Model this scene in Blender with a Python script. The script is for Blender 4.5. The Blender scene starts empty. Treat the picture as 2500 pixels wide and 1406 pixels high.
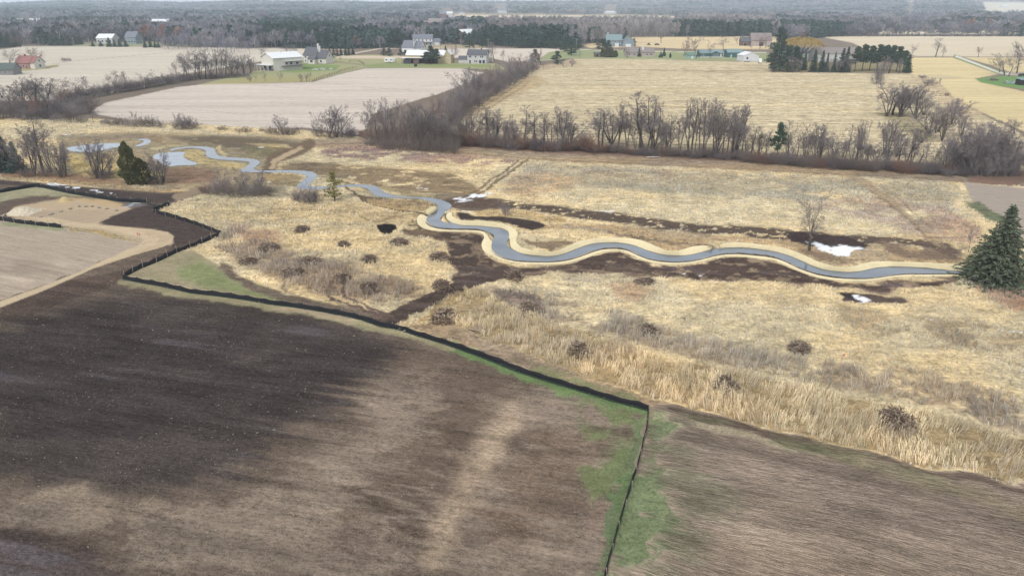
import bpy, math, random
import numpy as np
from mathutils import Vector, Matrix

# ------------------------------------------------------------------ camera, sky, sun, exposure
SC = bpy.context.scene
COL = SC.collection
FPX, CX, CY, CAMH = 1700.0, 1250.0, 703.0, 36.0      # photo is 2500 x 1406
PITCH = math.atan((CY - 10.0) / FPX)
SP, CP = math.sin(PITCH), math.cos(PITCH)
cam = bpy.data.cameras.new('camera')
cam.sensor_width = 36.0
cam.lens = 36.0 * FPX / 2500.0
cam.clip_start = 0.5
cam.clip_end = 30000.0
camo = bpy.data.objects.new('camera', cam)
COL.objects.link(camo)
camo.location = (0, 0, CAMH)
camo.rotation_euler = (math.pi / 2 - PITCH, 0, 0)
SC.camera = camo

SUN_EL, SUN_AZ = math.radians(42), math.radians(205)
HAZE = 0.00018
w = bpy.data.worlds.new('World')
SC.world = w
w.use_nodes = True
nt = w.node_tree
nt.nodes.clear()
sky = nt.nodes.new('ShaderNodeTexSky')
sky.sky_type = 'NISHITA'
sky.sun_disc = False
sky.sun_elevation = SUN_EL
sky.sun_rotation = SUN_AZ
sky.dust_density = 3.0
hs = nt.nodes.new('ShaderNodeHueSaturation')
hs.inputs['Saturation'].default_value = 0.30
mx = nt.nodes.new('ShaderNodeMixRGB')
mx.inputs[0].default_value = 0.55
mx.inputs[2].default_value = (8.2, 8.7, 9.3, 1)      # even cloud cover
bg = nt.nodes.new('ShaderNodeBackground')
bg.inputs['Strength'].default_value = 0.11
ow = nt.nodes.new('ShaderNodeOutputWorld')
nt.links.new(sky.outputs[0], hs.inputs['Color'])
nt.links.new(hs.outputs[0], mx.inputs[1])
nt.links.new(mx.outputs[0], bg.inputs[0])
nt.links.new(bg.outputs[0], ow.inputs[0])
sl = bpy.data.lights.new('sun', 'SUN')
sl.energy = 1.2
sl.angle = math.radians(14)
sl.color = (1.0, 0.96, 0.90)
so = bpy.data.objects.new('sun', sl)
COL.objects.link(so)
so.rotation_euler = (math.pi / 2 - SUN_EL, 0, math.pi - SUN_AZ)
SC.view_settings.view_transform = 'Standard'
SC.view_settings.look = 'None'
SC.view_settings.exposure = 0.6
SC.view_settings.gamma = 1.0
SC.render.engine = 'CYCLES'
SC.cycles.max_bounces = 5
SC.cycles.diffuse_bounces = 3
SC.cycles.glossy_bounces = 2
SC.cycles.volume_bounces = 1
SC.cycles.use_denoising = True

rnd = random.Random(7)
NR = np.random.default_rng(11)

# ------------------------------------------------------------------ photo pixel <-> ground
def PP(px, py, z=0.0):
    px = np.asarray(px, float); py = np.asarray(py, float)
    u = (px - CX) / FPX; v = (py - CY) / FPX
    t = (CAMH - z) / (SP + v * CP)
    return t * u, t * (CP - v * SP)

def P(px, py, z=0.0):
    x, y = PP(px, py, z)
    return Vector((float(x), float(y), z))

def QQ(x, y, z=0.0):
    zc = y * CP + (CAMH - z) * SP
    yc = -y * SP + (CAMH - z) * CP
    return CX + FPX * x / zc, CY + FPX * yc / zc

def height_at(Y, ytop):
    v = (ytop - CY) / FPX
    return CAMH - Y * (SP + v * CP) / (CP - v * SP)

def width_at(px, py, wpx):
    p = P(px, py)
    return wpx / FPX * (p.y * CP + CAMH * SP)

# ------------------------------------------------------------------ noise
def _h(ix, iy, s):
    a = (ix.astype(np.int64) * 374761393 + iy.astype(np.int64) * 668265263 + s * 974634777) & 0xffffffff
    a = ((a ^ (a >> 13)) * 1274126177) & 0xffffffff
    return ((a ^ (a >> 16)) & 0xffff) / 65535.0

def vn(x, y, s=0):
    ix = np.floor(x); iy = np.floor(y)
    fx = x - ix; fy = y - iy
    fx = fx * fx * (3 - 2 * fx); fy = fy * fy * (3 - 2 * fy)
    a = _h(ix, iy, s); b = _h(ix + 1, iy, s); c = _h(ix, iy + 1, s); d = _h(ix + 1, iy + 1, s)
    return (a * (1 - fx) + b * fx) * (1 - fy) + (c * (1 - fx) + d * fx) * fy

def fbm(x, y, s=0, o=4):
    r = 0; a = 0.5; t = 0
    for i in range(o):
        r = r + a * vn(x, y, s + i * 7); t += a
        a *= 0.55; x = x * 2.03 + 5.1; y = y * 2.03 + 1.7
    return r / t

def sst(a, b, x):
    t = np.clip((x - a) / (b - a), 0, 1)
    return t * t * (3 - 2 * t)

# ------------------------------------------------------------------ mesh / object helpers
def mesh_np(name, V, F, mat=None, col=None, smooth=False):
    V = np.ascontiguousarray(V, dtype=np.float32); F = np.ascontiguousarray(F, dtype=np.int32)
    k = F.shape[1]
    m = bpy.data.meshes.new(name)
    m.vertices.add(len(V)); m.vertices.foreach_set('co', V.ravel())
    m.loops.add(F.size); m.loops.foreach_set('vertex_index', F.ravel())
    m.polygons.add(len(F))
    m.polygons.foreach_set('loop_start', np.arange(0, F.size, k, dtype=np.int32))
    try:
        m.polygons.foreach_set('loop_total', np.full(len(F), k, dtype=np.int32))
    except Exception:
        pass
    if smooth:
        m.polygons.foreach_set('use_smooth', np.ones(len(F), dtype=bool))
    m.update(calc_edges=True)
    if col is not None:
        a = m.color_attributes.new('col', 'FLOAT_COLOR', 'POINT')
        c = np.ones((len(V), 4), dtype=np.float32); c[:, :3] = col
        a.data.foreach_set('color', c.ravel())
    if mat is not None:
        m.materials.append(mat)
    return m

class MB:
    """collects shapes for ONE mesh"""
    def __init__(s):
        s.v = []; s.f = []; s.mi = []
    def add(s, vs, fs, mi=0):
        o = len(s.v)
        s.v += [tuple(v) for v in vs]
        s.f += [tuple(i + o for i in f) for f in fs]
        s.mi += [mi] * len(fs)
        return s
    def box(s, x0, x1, y0, y1, z0, z1, mi=0):
        return s.add([(x0,y0,z0),(x1,y0,z0),(x1,y1,z0),(x0,y1,z0),(x0,y0,z1),(x1,y0,z1),(x1,y1,z1),(x0,y1,z1)],
                     [(3,2,1,0),(4,5,6,7),(0,1,5,4),(1,2,6,5),(2,3,7,6),(3,0,4,7)], mi)
    def tube(s, a, b, ra, rb, n=6, mi=0, cap=True):
        a = Vector(a); b = Vector(b); d = (b - a).normalized()
        u = d.orthogonal().normalized(); v = d.cross(u)
        vs = []
        for c, r in ((a, ra), (b, rb)):
            for i in range(n):
                t = 2 * math.pi * i / n
                vs.append(c + u * (r * math.cos(t)) + v * (r * math.sin(t)))
        fs = [(i, (i + 1) % n, n + (i + 1) % n, n + i) for i in range(n)]
        if cap:
            fs += [tuple(range(n - 1, -1, -1)), tuple(range(n, 2 * n))]
        return s.add(vs, fs, mi)
    def mesh(s, name, mats, smooth=False):
        m = bpy.data.meshes.new(name)
        m.from_pydata([tuple(v) for v in s.v], [], s.f)
        for q in (mats if isinstance(mats, (list, tuple)) else [mats]):
            m.materials.append(q)
        m.polygons.foreach_set('material_index', s.mi)
        if smooth:
            m.polygons.foreach_set('use_smooth', [True] * len(s.f))
        m.update()
        return m
    def build(s, name, mats, parent=None, smooth=False):
        return link(name, s.mesh(name, mats, smooth), parent)

def link(name, data, parent=None, loc=None, rz=None, sc=None):
    o = bpy.data.objects.new(name, data)
    COL.objects.link(o)
    if parent is not None:
        o.parent = parent
    if loc is not None: o.location = loc
    if rz is not None: o.rotation_euler = (0, 0, rz)
    if sc is not None: o.scale = sc if isinstance(sc, (tuple, list)) else (sc, sc, sc)
    return o

def tag(o, label=None, cat=None, group=None, kind=None):
    if label: o['label'] = label
    if cat: o['category'] = cat
    if group: o['group'] = group
    if kind: o['kind'] = kind
    return o

def thing(name, label, cat, loc, rz=0.0, group=None, sc=None):
    return tag(link(name, None, None, loc, rz, sc), label, cat, group)

ORD = ['first','second','third','fourth','fifth','sixth','seventh','eighth','ninth','tenth','eleventh','twelfth',
 'thirteenth','fourteenth','fifteenth','sixteenth','seventeenth','eighteenth','nineteenth','twentieth']
def ordinal(i):
    if i < 20: return ORD[i]
    if i >= 100: return 'hundred-and-' + ordinal(i - 100)
    if i == 99: return 'hundredth'
    t = ['twenty','thirty','forty','fifty','sixty','seventy','eighty','ninety'][(i + 1) // 10 - 2]
    r = (i + 1) % 10
    if r == 0: return t[:-1] + 'ieth'
    return t + '-' + ORD[r - 1]

# ------------------------------------------------------------------ colours and materials
def lin(c):
    c = np.asarray(c, float) / 255.0
    return np.where(c <= 0.04045, c / 12.92, ((c + 0.055) / 1.055) ** 2.4)
KA = 0.68
def A(r, g, b, k=1.0):
    return lin((r, g, b)) * KA * k

def newmat(name):
    m = bpy.data.materials.new(name)
    m.use_nodes = True
    n = m.node_tree
    n.nodes.clear()
    return m, n

def N(n, t, **kw):
    q = n.nodes.new(t)
    for k, v in kw.items():
        if k in q.inputs: q.inputs[k].default_value = v
        else: setattr(q, k, v)
    return q

def math_(n, op, a, b=None, clamp=False):
    q = n.nodes.new('ShaderNodeMath'); q.operation = op; q.use_clamp = clamp
    for i, s in enumerate((a, b)):
        if s is None: continue
        if isinstance(s, (int, float)): q.inputs[i].default_value = s
        else: n.links.new(s, q.inputs[i])
    return q.outputs[0]

def ground_mat(name, layers, speck=None, bump=0.3, bscale=3.0, rough=1.0, detail=3.0):
    """layers: (scale per metre, stretch along the row, row angle, contrast)"""
    m, n = newmat(name)
    L = n.links.new
    tc = N(n, 'ShaderNodeTexCoord')
    vc = N(n, 'ShaderNodeVertexColor', layer_name='col')
    val = None; first = None
    for sc, st, ang, amp in layers:
        mp = N(n, 'ShaderNodeMapping')
        mp.inputs['Rotation'].default_value = (0, 0, -ang)
        L(tc.outputs['Object'], mp.inputs[0])
        mp2 = N(n, 'ShaderNodeMapping')
        mp2.inputs['Scale'].default_value = (sc / st, sc, sc)
        L(mp.outputs[0], mp2.inputs[0])
        no = N(n, 'ShaderNodeTexNoise', Scale=1.0, Detail=detail, Roughness=0.62)
        L(mp2.outputs[0], no.inputs['Vector'])
        if first is None: first = no.outputs['Fac']
        s = math_(n, 'MULTIPLY', math_(n, 'SUBTRACT', no.outputs['Fac'], 0.5), amp * 2.0)
        val = s if val is None else math_(n, 'ADD', val, s)
    val = math_(n, 'MAXIMUM', math_(n, 'ADD', val, 1.0), 0.12)
    mul = N(n, 'ShaderNodeVectorMath', operation='SCALE')
    L(vc.outputs['Color'], mul.inputs[0]); L(val, mul.inputs['Scale'])
    c = mul.outputs[0]
    if speck:
        ssc, thr, scol, amt = speck
        sn = N(n, 'ShaderNodeTexNoise', Scale=ssc, Detail=2.0, Roughness=0.7)
        L(tc.outputs['Object'], sn.inputs['Vector'])
        f = math_(n, 'MULTIPLY', math_(n, 'SUBTRACT', sn.outputs['Fac'], thr), 12.0, True)
        f = math_(n, 'MULTIPLY', f, amt)
        mi = N(n, 'ShaderNodeMixRGB')
        L(f, mi.inputs[0]); L(c, mi.inputs[1]); mi.inputs[2].default_value = (*scol, 1)
        c = mi.outputs[0]
    bn = N(n, 'ShaderNodeTexNoise', Scale=bscale, Detail=4.0, Roughness=0.65)
    L(tc.outputs['Object'], bn.inputs['Vector'])
    bu = N(n, 'ShaderNodeBump', Strength=1.0, Distance=bump)
    L(bn.outputs['Fac'], bu.inputs['Height'])
    bs = N(n, 'ShaderNodeBsdfDiffuse', Roughness=rough)
    L(c, bs.inputs['Color']); L(bu.outputs[0], bs.inputs['Normal'])
    o = N(n, 'ShaderNodeOutputMaterial'); L(bs.outputs[0], o.inputs[0])
    return m

def attr_mat(name, nscale=0.0, amp=0.0):
    m, n = newmat(name); L = n.links.new
    vc = N(n, 'ShaderNodeVertexColor', layer_name='col')
    bs = N(n, 'ShaderNodeBsdfDiffuse')
    L(vc.outputs['Color'], bs.inputs['Color'])
    o = N(n, 'ShaderNodeOutputMaterial'); L(bs.outputs[0], o.inputs[0])
    return m

def plain(name, col, amp=0.18, scale=2.0, rough=0.8, rand=0.0, metallic=0.0, spec=0.3, stripes=None):
    """a procedural material: base colour broken by noise (and optional cladding lines / per-object variation)"""
    m, n = newmat(name); L = n.links.new
    tc = N(n, 'ShaderNodeTexCoord')
    no = N(n, 'ShaderNodeTexNoise', Scale=scale, Detail=4.0, Roughness=0.6)
    L(tc.outputs['Object'], no.inputs['Vector'])
    v = math_(n, 'ADD', math_(n, 'MULTIPLY', math_(n, 'SUBTRACT', no.outputs['Fac'], 0.5), amp * 2), 1.0)
    if rand:
        oi = N(n, 'ShaderNodeObjectInfo')
        v = math_(n, 'ADD', v, math_(n, 'MULTIPLY', math_(n, 'SUBTRACT', oi.outputs['Random'], 0.5), rand * 2))
    if stripes:
        axis, per, dep = stripes
        sx = N(n, 'ShaderNodeSeparateXYZ'); L(tc.outputs['Object'], sx.inputs[0])
        f = math_(n, 'FRACT', math_(n, 'MULTIPLY', sx.outputs[axis], 1.0 / per))
        g = math_(n, 'LESS_THAN', f, 0.14)
        v = math_(n, 'SUBTRACT', v, math_(n, 'MULTIPLY', g, dep))
    mul = N(n, 'ShaderNodeVectorMath', operation='SCALE')
    mul.inputs[0].default_value = tuple(col); L(v, mul.inputs['Scale'])
    bs = N(n, 'ShaderNodeBsdfPrincipled', Roughness=rough, Metallic=metallic)
    bs.inputs['Specular IOR Level'].default_value = spec
    L(mul.outputs[0], bs.inputs['Base Color'])
    o = N(n, 'ShaderNodeOutputMaterial'); L(bs.outputs[0], o.inputs[0])
    return m

# ------------------------------------------------------------------ river traced in photo pixels
RIV_UP = [(2600,676),(2440,668),(2356,664),(2276,656),(2212,651),(2164,651),(2126,656),(2094,665),(2052,664),(2004,658),(1972,645),(1940,629),
 (1902,616),(1844,607),(1800,605),(1776,605),(1742,608),(1713,616),(1685,623),(1656,625),(1617,622),(1588,615),(1560,604),
 (1534,595),(1506,592),(1471,592),(1440,596),(1415,605),(1395,613),(1372,622),(1343,626),(1309,625),(1278,622),(1255,613),
 (1238,601),(1236,592),(1240,584),(1244,575),(1241,565),(1230,559),(1207,555),(1178,552),(1137,551),(1099,548),(1081,542),
 (1072,535),(1079,528),(1091,515),(1103,505),(1099,498),(1086,492),(1066,485),(1035,482),(984,480),(958,476),(940,471),
 (930,464),(922,456),(902,452),(876,450),(843,452),(800,456),(751,456),(759,446),(769,438),(775,430),(769,423),(754,418),
 (715,416),(684,416),(651,417),(613,414),(631,402),(635,395),(623,389),(589,386),(545,384),(527,378),(525,370),
 (522,362),(499,358),(461,358),(440,360),(415,365)]
RIV_LO = [(2600,682),(2440,674),(2356,668),(2276,669),(2196,669),(2164,674),(2116,681),(2052,679),(2004,672),(1959,658),(1924,640),(1886,626),
 (1828,621),(1800,619),(1762,620),(1733,626),(1699,636),(1662,640),(1628,640),(1591,635),(1562,624),(1540,612),(1514,606),
 (1477,606),(1449,612),(1420,623),(1386,635),(1349,640),(1304,640),(1264,638),(1235,632),(1215,623),(1204,613),(1199,604),
 (1201,592),(1208,578),(1205,572),(1193,567),(1173,561),(1115,561),(1080,559),(1055,552),(1044,544),(1040,538),(1043,530),
 (1053,523),(1068,512),(1071,502),(1058,494),(1035,488),(997,485),(958,484),(930,482),(912,476),(905,466),(894,459),
 (876,456),(843,455),(800,461),(760,464),(728,463),(725,454),(738,443),(751,433),(748,427),(728,423),(690,421),(626,421),
 (581,420),(602,407),(612,399),(607,394),(576,392),(538,390),(512,386),(502,378),(504,371),(502,366),(481,362),(461,361),(440,363),(418,369)]
PONDS = [[(159,361),(205,354),(256,350),(300,350),(294,358),(256,366),(218,373),(166,369)],
 [(369,378),(410,372),(458,371),(445,378),(450,389),(484,399),(474,404),(435,403),(415,408),(384,394)],
 [(330,341),(352,338),(371,343),(362,352),(335,359),(328,357),(348,350),(355,344)]]
BL_N1 = [(1086,517),(1109,517),(1104,523),(1106,530),(1120,537),(1150,539),(1178,539),(1207,542),(1235,549),(1252,555),(1264,567),(1264,575),(1259,592),
 (1275,605),(1298,612),(1332,615),(1360,613),(1378,606),(1395,597),(1417,587),(1449,583),(1491,581),(1534,582),(1562,585),
 (1582,592),(1605,603),(1628,613),(1651,614),(1676,606),(1699,600),(1725,599),(1737,604)]
BL_N2 = [(1757,598),(1780,592),(1844,594),(1886,602),(1914,604),(1946,615),(1978,631),(2004,642),(2036,651),(2062,654),
 (2087,650),(2116,640),(2148,637),(2212,639),(2292,642),(2359,647)]
BL_S = [(1026,524),(1017,532),(1018,544),(1029,554),(1049,560),(1080,564),(1129,564),(1163,565),(1181,570),(1184,578),
 (1176,592),(1176,604),(1187,618),(1207,628),(1235,638),(1269,643),(1321,645),(1378,643),(1420,633),(1449,621),(1474,613),
 (1517,612),(1540,620),(1562,632),(1605,642),(1648,646),(1690,643),(1733,633),(1762,626),(1800,624),(1844,629),(1892,635),
 (1924,648),(1959,664),(2004,678),(2052,684),(2116,686),(2164,679),(2196,674),(2276,674),(2356,672)]

def smooth_pts(pts, step=1.0, it=2, closed=False):
    p = np.array(pts, float)
    for _ in range(it):                       # Chaikin
        if closed:
            q = np.roll(p, -1, 0)
            p = np.stack([p * .75 + q * .25, p * .25 + q * .75], 1).reshape(-1, 2)
        else:
            a, b = p[:-1], p[1:]
            m = np.stack([a * .75 + b * .25, a * .25 + b * .75], 1).reshape(-1, 2)
            p = np.vstack([p[:1], m, p[-1:]])
    return p

def resample(p, n=None, step=None):
    d = np.r_[0, np.cumsum(np.hypot(*np.diff(p, axis=0).T))]
    if n is None: n = max(2, int(d[-1] / step) + 1)
    t = np.linspace(0, d[-1], n)
    return np.stack([np.interp(t, d, p[:, 0]), np.interp(t, d, p[:, 1])], 1)

def inside(px, py, poly):
    r = np.zeros(px.shape, bool)
    q = np.roll(poly, -1, 0)
    for (x0, y0), (x1, y1) in zip(poly, q):
        if y0 == y1: continue
        c = (y0 > py) != (y1 > py)
        r ^= c & (px < (x1 - x0) * (py - y0) / (y1 - y0) + x0)
    return r

def pdist(px, py, pts, closed=True):
    d = np.full(px.shape, 1e18)
    q = np.roll(pts, -1, 0)
    n = len(pts) if closed else len(pts) - 1
    for i in range(n):
        ax, ay = pts[i]; bx, by = q[i]
        ex, ey = bx - ax, by - ay
        l = ex * ex + ey * ey + 1e-12
        t = np.clip(((px - ax) * ex + (py - ay) * ey) / l, 0, 1)
        d = np.minimum(d, (px - ax - t * ex) ** 2 + (py - ay - t * ey) ** 2)
    return np.sqrt(d)

WZ = -0.55                                        # water level at the blankets
def wz_px(py): return np.interp(py, [440, 505], [-.10, WZ])
WY = [float(PP(CX, 505)[1]), float(PP(CX, 440)[1])]
def wz_y(Y): return np.interp(Y, WY, [WZ, -.10])
def topx(pts, z):
    x, y = PP(pts[:, 0], pts[:, 1], z)
    return np.stack([x, y], 1)
RU = smooth_pts(RIV_UP, it=1); RL = smooth_pts(RIV_LO, it=1)
RIVER_PX = np.vstack([RU, RL[::-1]])
RIVER_W = topx(RIVER_PX, wz_px(RIVER_PX[:, 1]))     # in metres
PONDS_W = [topx(smooth_pts(p, it=2, closed=True), -.10) for p in PONDS]
def chunk_between(outer, edge):
    """inner edge points of a blanket: nearest stretch of the water edge, ordered like the outer line"""
    o = resample(smooth_pts(outer, it=2), step=5.0)
    e = resample(smooth_pts(edge, it=1), step=2.0)
    idx = []
    for p in (o[0], o[-1]):
        idx.append(int(np.argmin((e[:, 0] - p[0]) ** 2 + 4 * (e[:, 1] - p[1]) ** 2)))
    seg = e[idx[0]:idx[1] + 1] if idx[0] < idx[1] else e[idx[1]:idx[0] + 1][::-1]
    # monotone nearest matching
    m = []; j = 0
    for k, p in enumerate(o):
        hi = min(len(seg), j + 14)
        d = (seg[j:hi, 0] - p[0]) ** 2 + 3 * (seg[j:hi, 1] - p[1]) ** 2
        j = j + int(np.argmin(d))
        m.append(seg[min(j, len(seg) - 1)])
    m = np.array(m); m[-1] = seg[-1]
    # relax
    for _ in range(3):
        m[1:-1] = (m[:-2] + m[1:-1] * 2 + m[2:]) / 4
    return o, m
BLANKETS = [chunk_between(BL_N1, RIV_UP[::-1]), chunk_between(BL_N2, RIV_UP[::-1]), chunk_between(BL_S, RIV_LO[::-1])]
BL_POLY = [topx(np.vstack([o, m[::-1]]), 0.0) for o, m in BLANKETS]

HXS = [-1500,0,180,300,440,540,620,840,950,1100,1160,1300,1450,1600,1750,2000,2300,2500,4000]
HYS = [6,8,3,2,7,5,4,3,6,2,3,4,2,1,-2,-5,-6,-4,0]
def far_h(x, y):
    px = CX + FPX * x / np.maximum(y, 50) * 1.08
    ridge = CAMH + (10 - np.interp(px, HXS, HYS)) / FPX * 4700 * 1.02 - 17
    f = sst(1900, 4700, y) ** 1.3
    n = (fbm(x / 900, y / 700, 3, 3) - 0.5) * 34 * sst(1500, 3200, y) * (1 - sst(4000, 4700, y))
    n2 = (fbm(x / 260, y / 220, 5, 3) - 0.5) * 9 * sst(900, 2000, y)
    return (ridge * f + n + n2) * (1 - sst(4800, 6500, y) * 0.7)

def terrain(x, y):
    z = far_h(x, y) + (fbm(x / 9, y / 9, 21, 2) - 0.5) * 0.12 * (1 - sst(110, 160, y))
    m = (y > 60) & (y < 260) & (np.abs(x) < 170)
    if m.any():
        xs, ys = x[m], y[m]; zz = z[m]
        for poly in [RIVER_W] + PONDS_W:
            b0 = poly.min(0) - 2; b1 = poly.max(0) + 2
            k = (xs > b0[0]) & (xs < b1[0]) & (ys > b0[1]) & (ys < b1[1])
            if not k.any(): continue
            d = pdist(xs[k], ys[k], poly); ins = inside(xs[k], ys[k], poly)
            wl = wz_y(ys[k]); prof = np.where(ins, wl - 0.05 - np.minimum(d * 0.8, 0.8), wl * (1 - np.clip(d / 1.0, 0, 1)) - 0.02)
            zz[k] = np.where(ins | (d < 1.0), np.minimum(zz[k], prof), zz[k])
        for poly in BL_POLY:
            b0 = poly.min(0) - 1; b1 = poly.max(0) + 1
            k = (xs > b0[0]) & (xs < b1[0]) & (ys > b0[1]) & (ys < b1[1])
            d = pdist(xs[k], ys[k], poly); ins = inside(xs[k], ys[k], poly)
            zz[k] = np.where(ins, np.minimum(zz[k], -0.12 - np.minimum(d, 0.9)), np.where(d < 0.6, np.minimum(zz[k], -0.12), zz[k]))
        z[m] = zz
    return z
def tz(x, y):
    return float(terrain(np.array([float(x)]), np.array([float(y)]))[0])
# ------------------------------------------------------------------ land cover (albedo and region by place)
R_MARSH, R_SOIL, R_MOWN, R_CROP, R_STUB, R_TRACK, R_LAWN, R_WOOD, R_SNOW, R_ROAD = range(10)
TAN = (208,191,152)
LAYERS = []
def poly(pts, c, soft=4, region=None, tuft=None, a=1.0, warp=1, patch=None, it=0):
    LAYERS.append(('p', np.array(smooth_pts(pts, it=it, closed=True) if it else pts, float), c, soft, region, tuft, a, warp, patch))
def line(pts, c, wd, soft=3, region=None, tuft=None, a=1.0, warp=1, patch=None, ay=2.2):
    LAYERS.append(('l', np.array(pts, float), c, soft, region, tuft, a, warp, patch, wd, ay))
def ell(cx, cy, rx, ry, c, soft=4, **k):
    t = np.linspace(0, 2 * math.pi, 15)[:-1]
    poly([(cx + rx * math.cos(q), cy + ry * math.sin(q)) for q in t], c, soft, **k)

# --- far country
poly([(-3000,-50),(5600,-50),(5600,240),(2500,330),(1100,300),(900,290),(-3000,300)], (128,116,104), 3, R_WOOD, 0)
PALE = (206,196,180); PINK = (203,191,179)
poly([(-900,124),(0,122),(62,114),(400,114),(470,117),(640,119),(760,121),(850,132),(800,140),(640,150),(445,182),(420,200),(350,213),(230,238),(120,245),(-900,262)], PALE, 1.5, R_CROP, 0)
line([(0,180),(40,172),(95,168),(125,163),(140,161)], (168,160,120), 3.5, 2, R_LAWN, ay=1.5)
poly([(5,172),(30,166),(90,163),(135,162),(120,168),(60,174),(0,180)], (165,160,118), 2, R_LAWN)
line([(130,156),(165,151),(230,145),(420,128)], (160,148,128), .9, 1, a=.7)
poly([(228,266),(262,250),(330,236),(430,214),(520,204),(640,204),(762,201),(830,182),(890,168),(1000,167),(1125,168),(1180,178),(1150,200),(1070,230),(1000,250),(905,280),(885,330),(820,322),(740,312),(660,316),(560,312),(480,302),(400,300),(300,292),(230,277)], PINK, 1.5, R_CROP, 0)
for pts in ([(600,206),(800,222),(1000,216),(1100,205)], [(818,205),(900,214),(1010,220)], [(660,250),(800,262),(900,265)], [(300,262),(500,270),(700,290)]):
    line(pts, (170,150,140), .8, 1.2, a=.45)
LAWN1 = (162,160,122)
poly([(480,208),(600,180),(700,156),(800,140),(900,134),(1000,136),(1130,152),(1210,156),(1240,172),(1120,167),(890,166),(830,180),(762,199),(640,203),(500,205)], LAWN1, 2, R_LAWN, 0, warp=0)
poly([(690,165),(740,155),(830,160),(820,172),(720,178),(680,176)], (118,142,84), 5, R_LAWN, a=.8)
poly([(480,208),(600,190),(760,188),(830,176),(762,200),(640,204)], (168,158,112), 4, R_LAWN, a=.7)
poly([(880,160),(940,154),(1200,158),(1200,165),(900,166)], (128,142,90), 3, R_LAWN, a=.7)
line([(800,148),(840,154),(880,158)], (132,122,108), 3, 2, a=.7)
poly([(820,139),(870,136),(1000,138),(1010,141),(940,144),(820,143)], (206,188,166), 2, R_CROP)
poly([(1085,142),(1060,122),(1150,118),(1390,121),(1350,147),(1310,150),(1240,152),(1190,140)], (206,194,180), 2, R_CROP)
poly([(1000,108),(1190,112),(1180,119),(1000,117)], (176,160,128), 2, R_LAWN, a=.9)
line([(836,137),(880,128),(930,119),(985,117)], (222,210,190), 1.6, 1, R_ROAD)
line([(-900,116),(0,114),(150,113),(400,116),(640,118),(760,121),(845,121)], (200,184,168), 1.1, .8, R_ROAD)
line([(985,117),(1100,119),(1200,119),(1390,121),(1480,123),(1600,127),(1800,130),(1900,134),(2240,138),(2335,138),(3300,142)], (200,190,178), 1.2, .8, R_ROAD)
poly([(1390,121),(1480,123),(1870,128),(1880,150),(1700,148),(1400,143),(1310,149),(1340,128)], (148,154,116), 2, R_LAWN, 0)
line([(1390,121),(1480,123),(1700,128),(1870,129)], (214,204,188), 1.1, .8, R_ROAD)
poly([(1540,92),(1900,88),(1990,94),(1900,110),(1880,121),(1700,121),(1560,115),(1440,118),(1420,110)], (208,188,150), 2, R_CROP, 0)
line([(1430,104),(1560,105),(1750,108),(1890,114)], (170,160,145), .9, 1, a=.8)
poly([(1875,128),(2240,139),(2230,178),(1880,176)], (140,130,100), 4, R_LAWN, 0)
poly([(2010,92),(2100,88),(2900,88),(4200,90),(4200,141),(2500,137),(2240,137),(2130,128),(2080,105)], (206,192,168), 1.5, R_CROP, 0)
poly([(2130,74),(2900,74),(4200,74),(4200,84),(2100,84)], (204,190,166), 1, R_CROP, 0)
poly([(1110,38),(1300,38),(1640,39),(1680,46),(1660,60),(1100,60)], (214,194,160), 1, R_CROP, 0, warp=0)
poly([(1150,51),(1330,52),(1300,58),(1180,56)], (204,186,156), 1, R_CROP, 0, warp=0)
poly([(1760,12),(1830,11),(1830,16),(1770,16)], (214,200,170), .7, R_CROP, 0, warp=0)
poly([(2380,28),(2900,26),(2900,44),(2420,42),(2390,36)], (210,200,180), 1, R_CROP, 0, warp=0)
poly([(95,113),(240,104),(500,104),(560,114),(300,114)], (150,150,118), 2, R_LAWN, 0)
# yellow field on the right
YEL = (208,190,148)
poly([(2215,141),(2325,141),(2400,168),(2440,182),(2380,192),(2400,202),(2500,224),(3400,340),(3600,520),(2700,420),(2560,350),(2480,312),(2400,276),(2330,240),(2290,200),(2222,184)], YEL, 2, R_CROP, 0)
poly([(2352,140),(3400,142),(3400,190),(2480,182),(2420,160)], YEL, 1.5, R_CROP, 0)
poly([(2380,193),(2440,187),(2500,186),(3300,200),(3300,250),(2520,219),(2440,211),(2395,202)], (112,142,88), 2, R_LAWN, 0)
line([(2334,139),(2380,156),(2440,178),(2452,181)], (120,138,100), 5.5, 1.5, R_LAWN, ay=1.4, warp=0)
line([(2334,138),(2380,155),(2440,178),(2455,181),(2520,186)], (214,208,196), 2.6, 1, R_ROAD, ay=1.4, warp=0)
poly([(2450,176),(2560,178),(2560,187),(2480,186)], (176,164,150), 2, R_ROAD)
poly([(2225,184),(2290,182),(2360,190),(2290,196)], (176,166,140), 3, a=.5)
# corn stubble
poly([(1060,300),(1075,280),(1130,255),(1200,218),(1260,190),(1310,168),(1345,158),(1400,144),(1600,145),(1700,149),(1880,152),(1885,177),(2222,181),(2290,197),(2320,238),(2390,275),(2480,320),(2560,380),(2560,440),(2300,430),(1900,395),(1500,372),(1130,350)], (196,181,150), 2, R_STUB, 0)
poly([(1310,160),(1400,146),(1420,158),(1330,170),(1290,175)], (172,152,128), 4, R_STUB, a=.7)
poly([(1070,292),(1140,262),(1260,200),(1300,180),(1340,200),(1200,262),(1110,310)], (168,142,104), 10, a=.5)
line([(1290,203),(1200,262)], (120,98,72), 1.5, 2, a=.6); line([(1275,200),(1180,262)], (120,98,72), 1.2, 2, a=.5)
for pts in ([(1480,170),(1700,174),(1850,174)], [(1980,225),(2070,232),(2170,238)], [(1900,160),(1800,161)], [(1800,178),(1780,177),(1560,170)]):
    line(pts, (118,96,76), .9, 1.2, a=.7)
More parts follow.
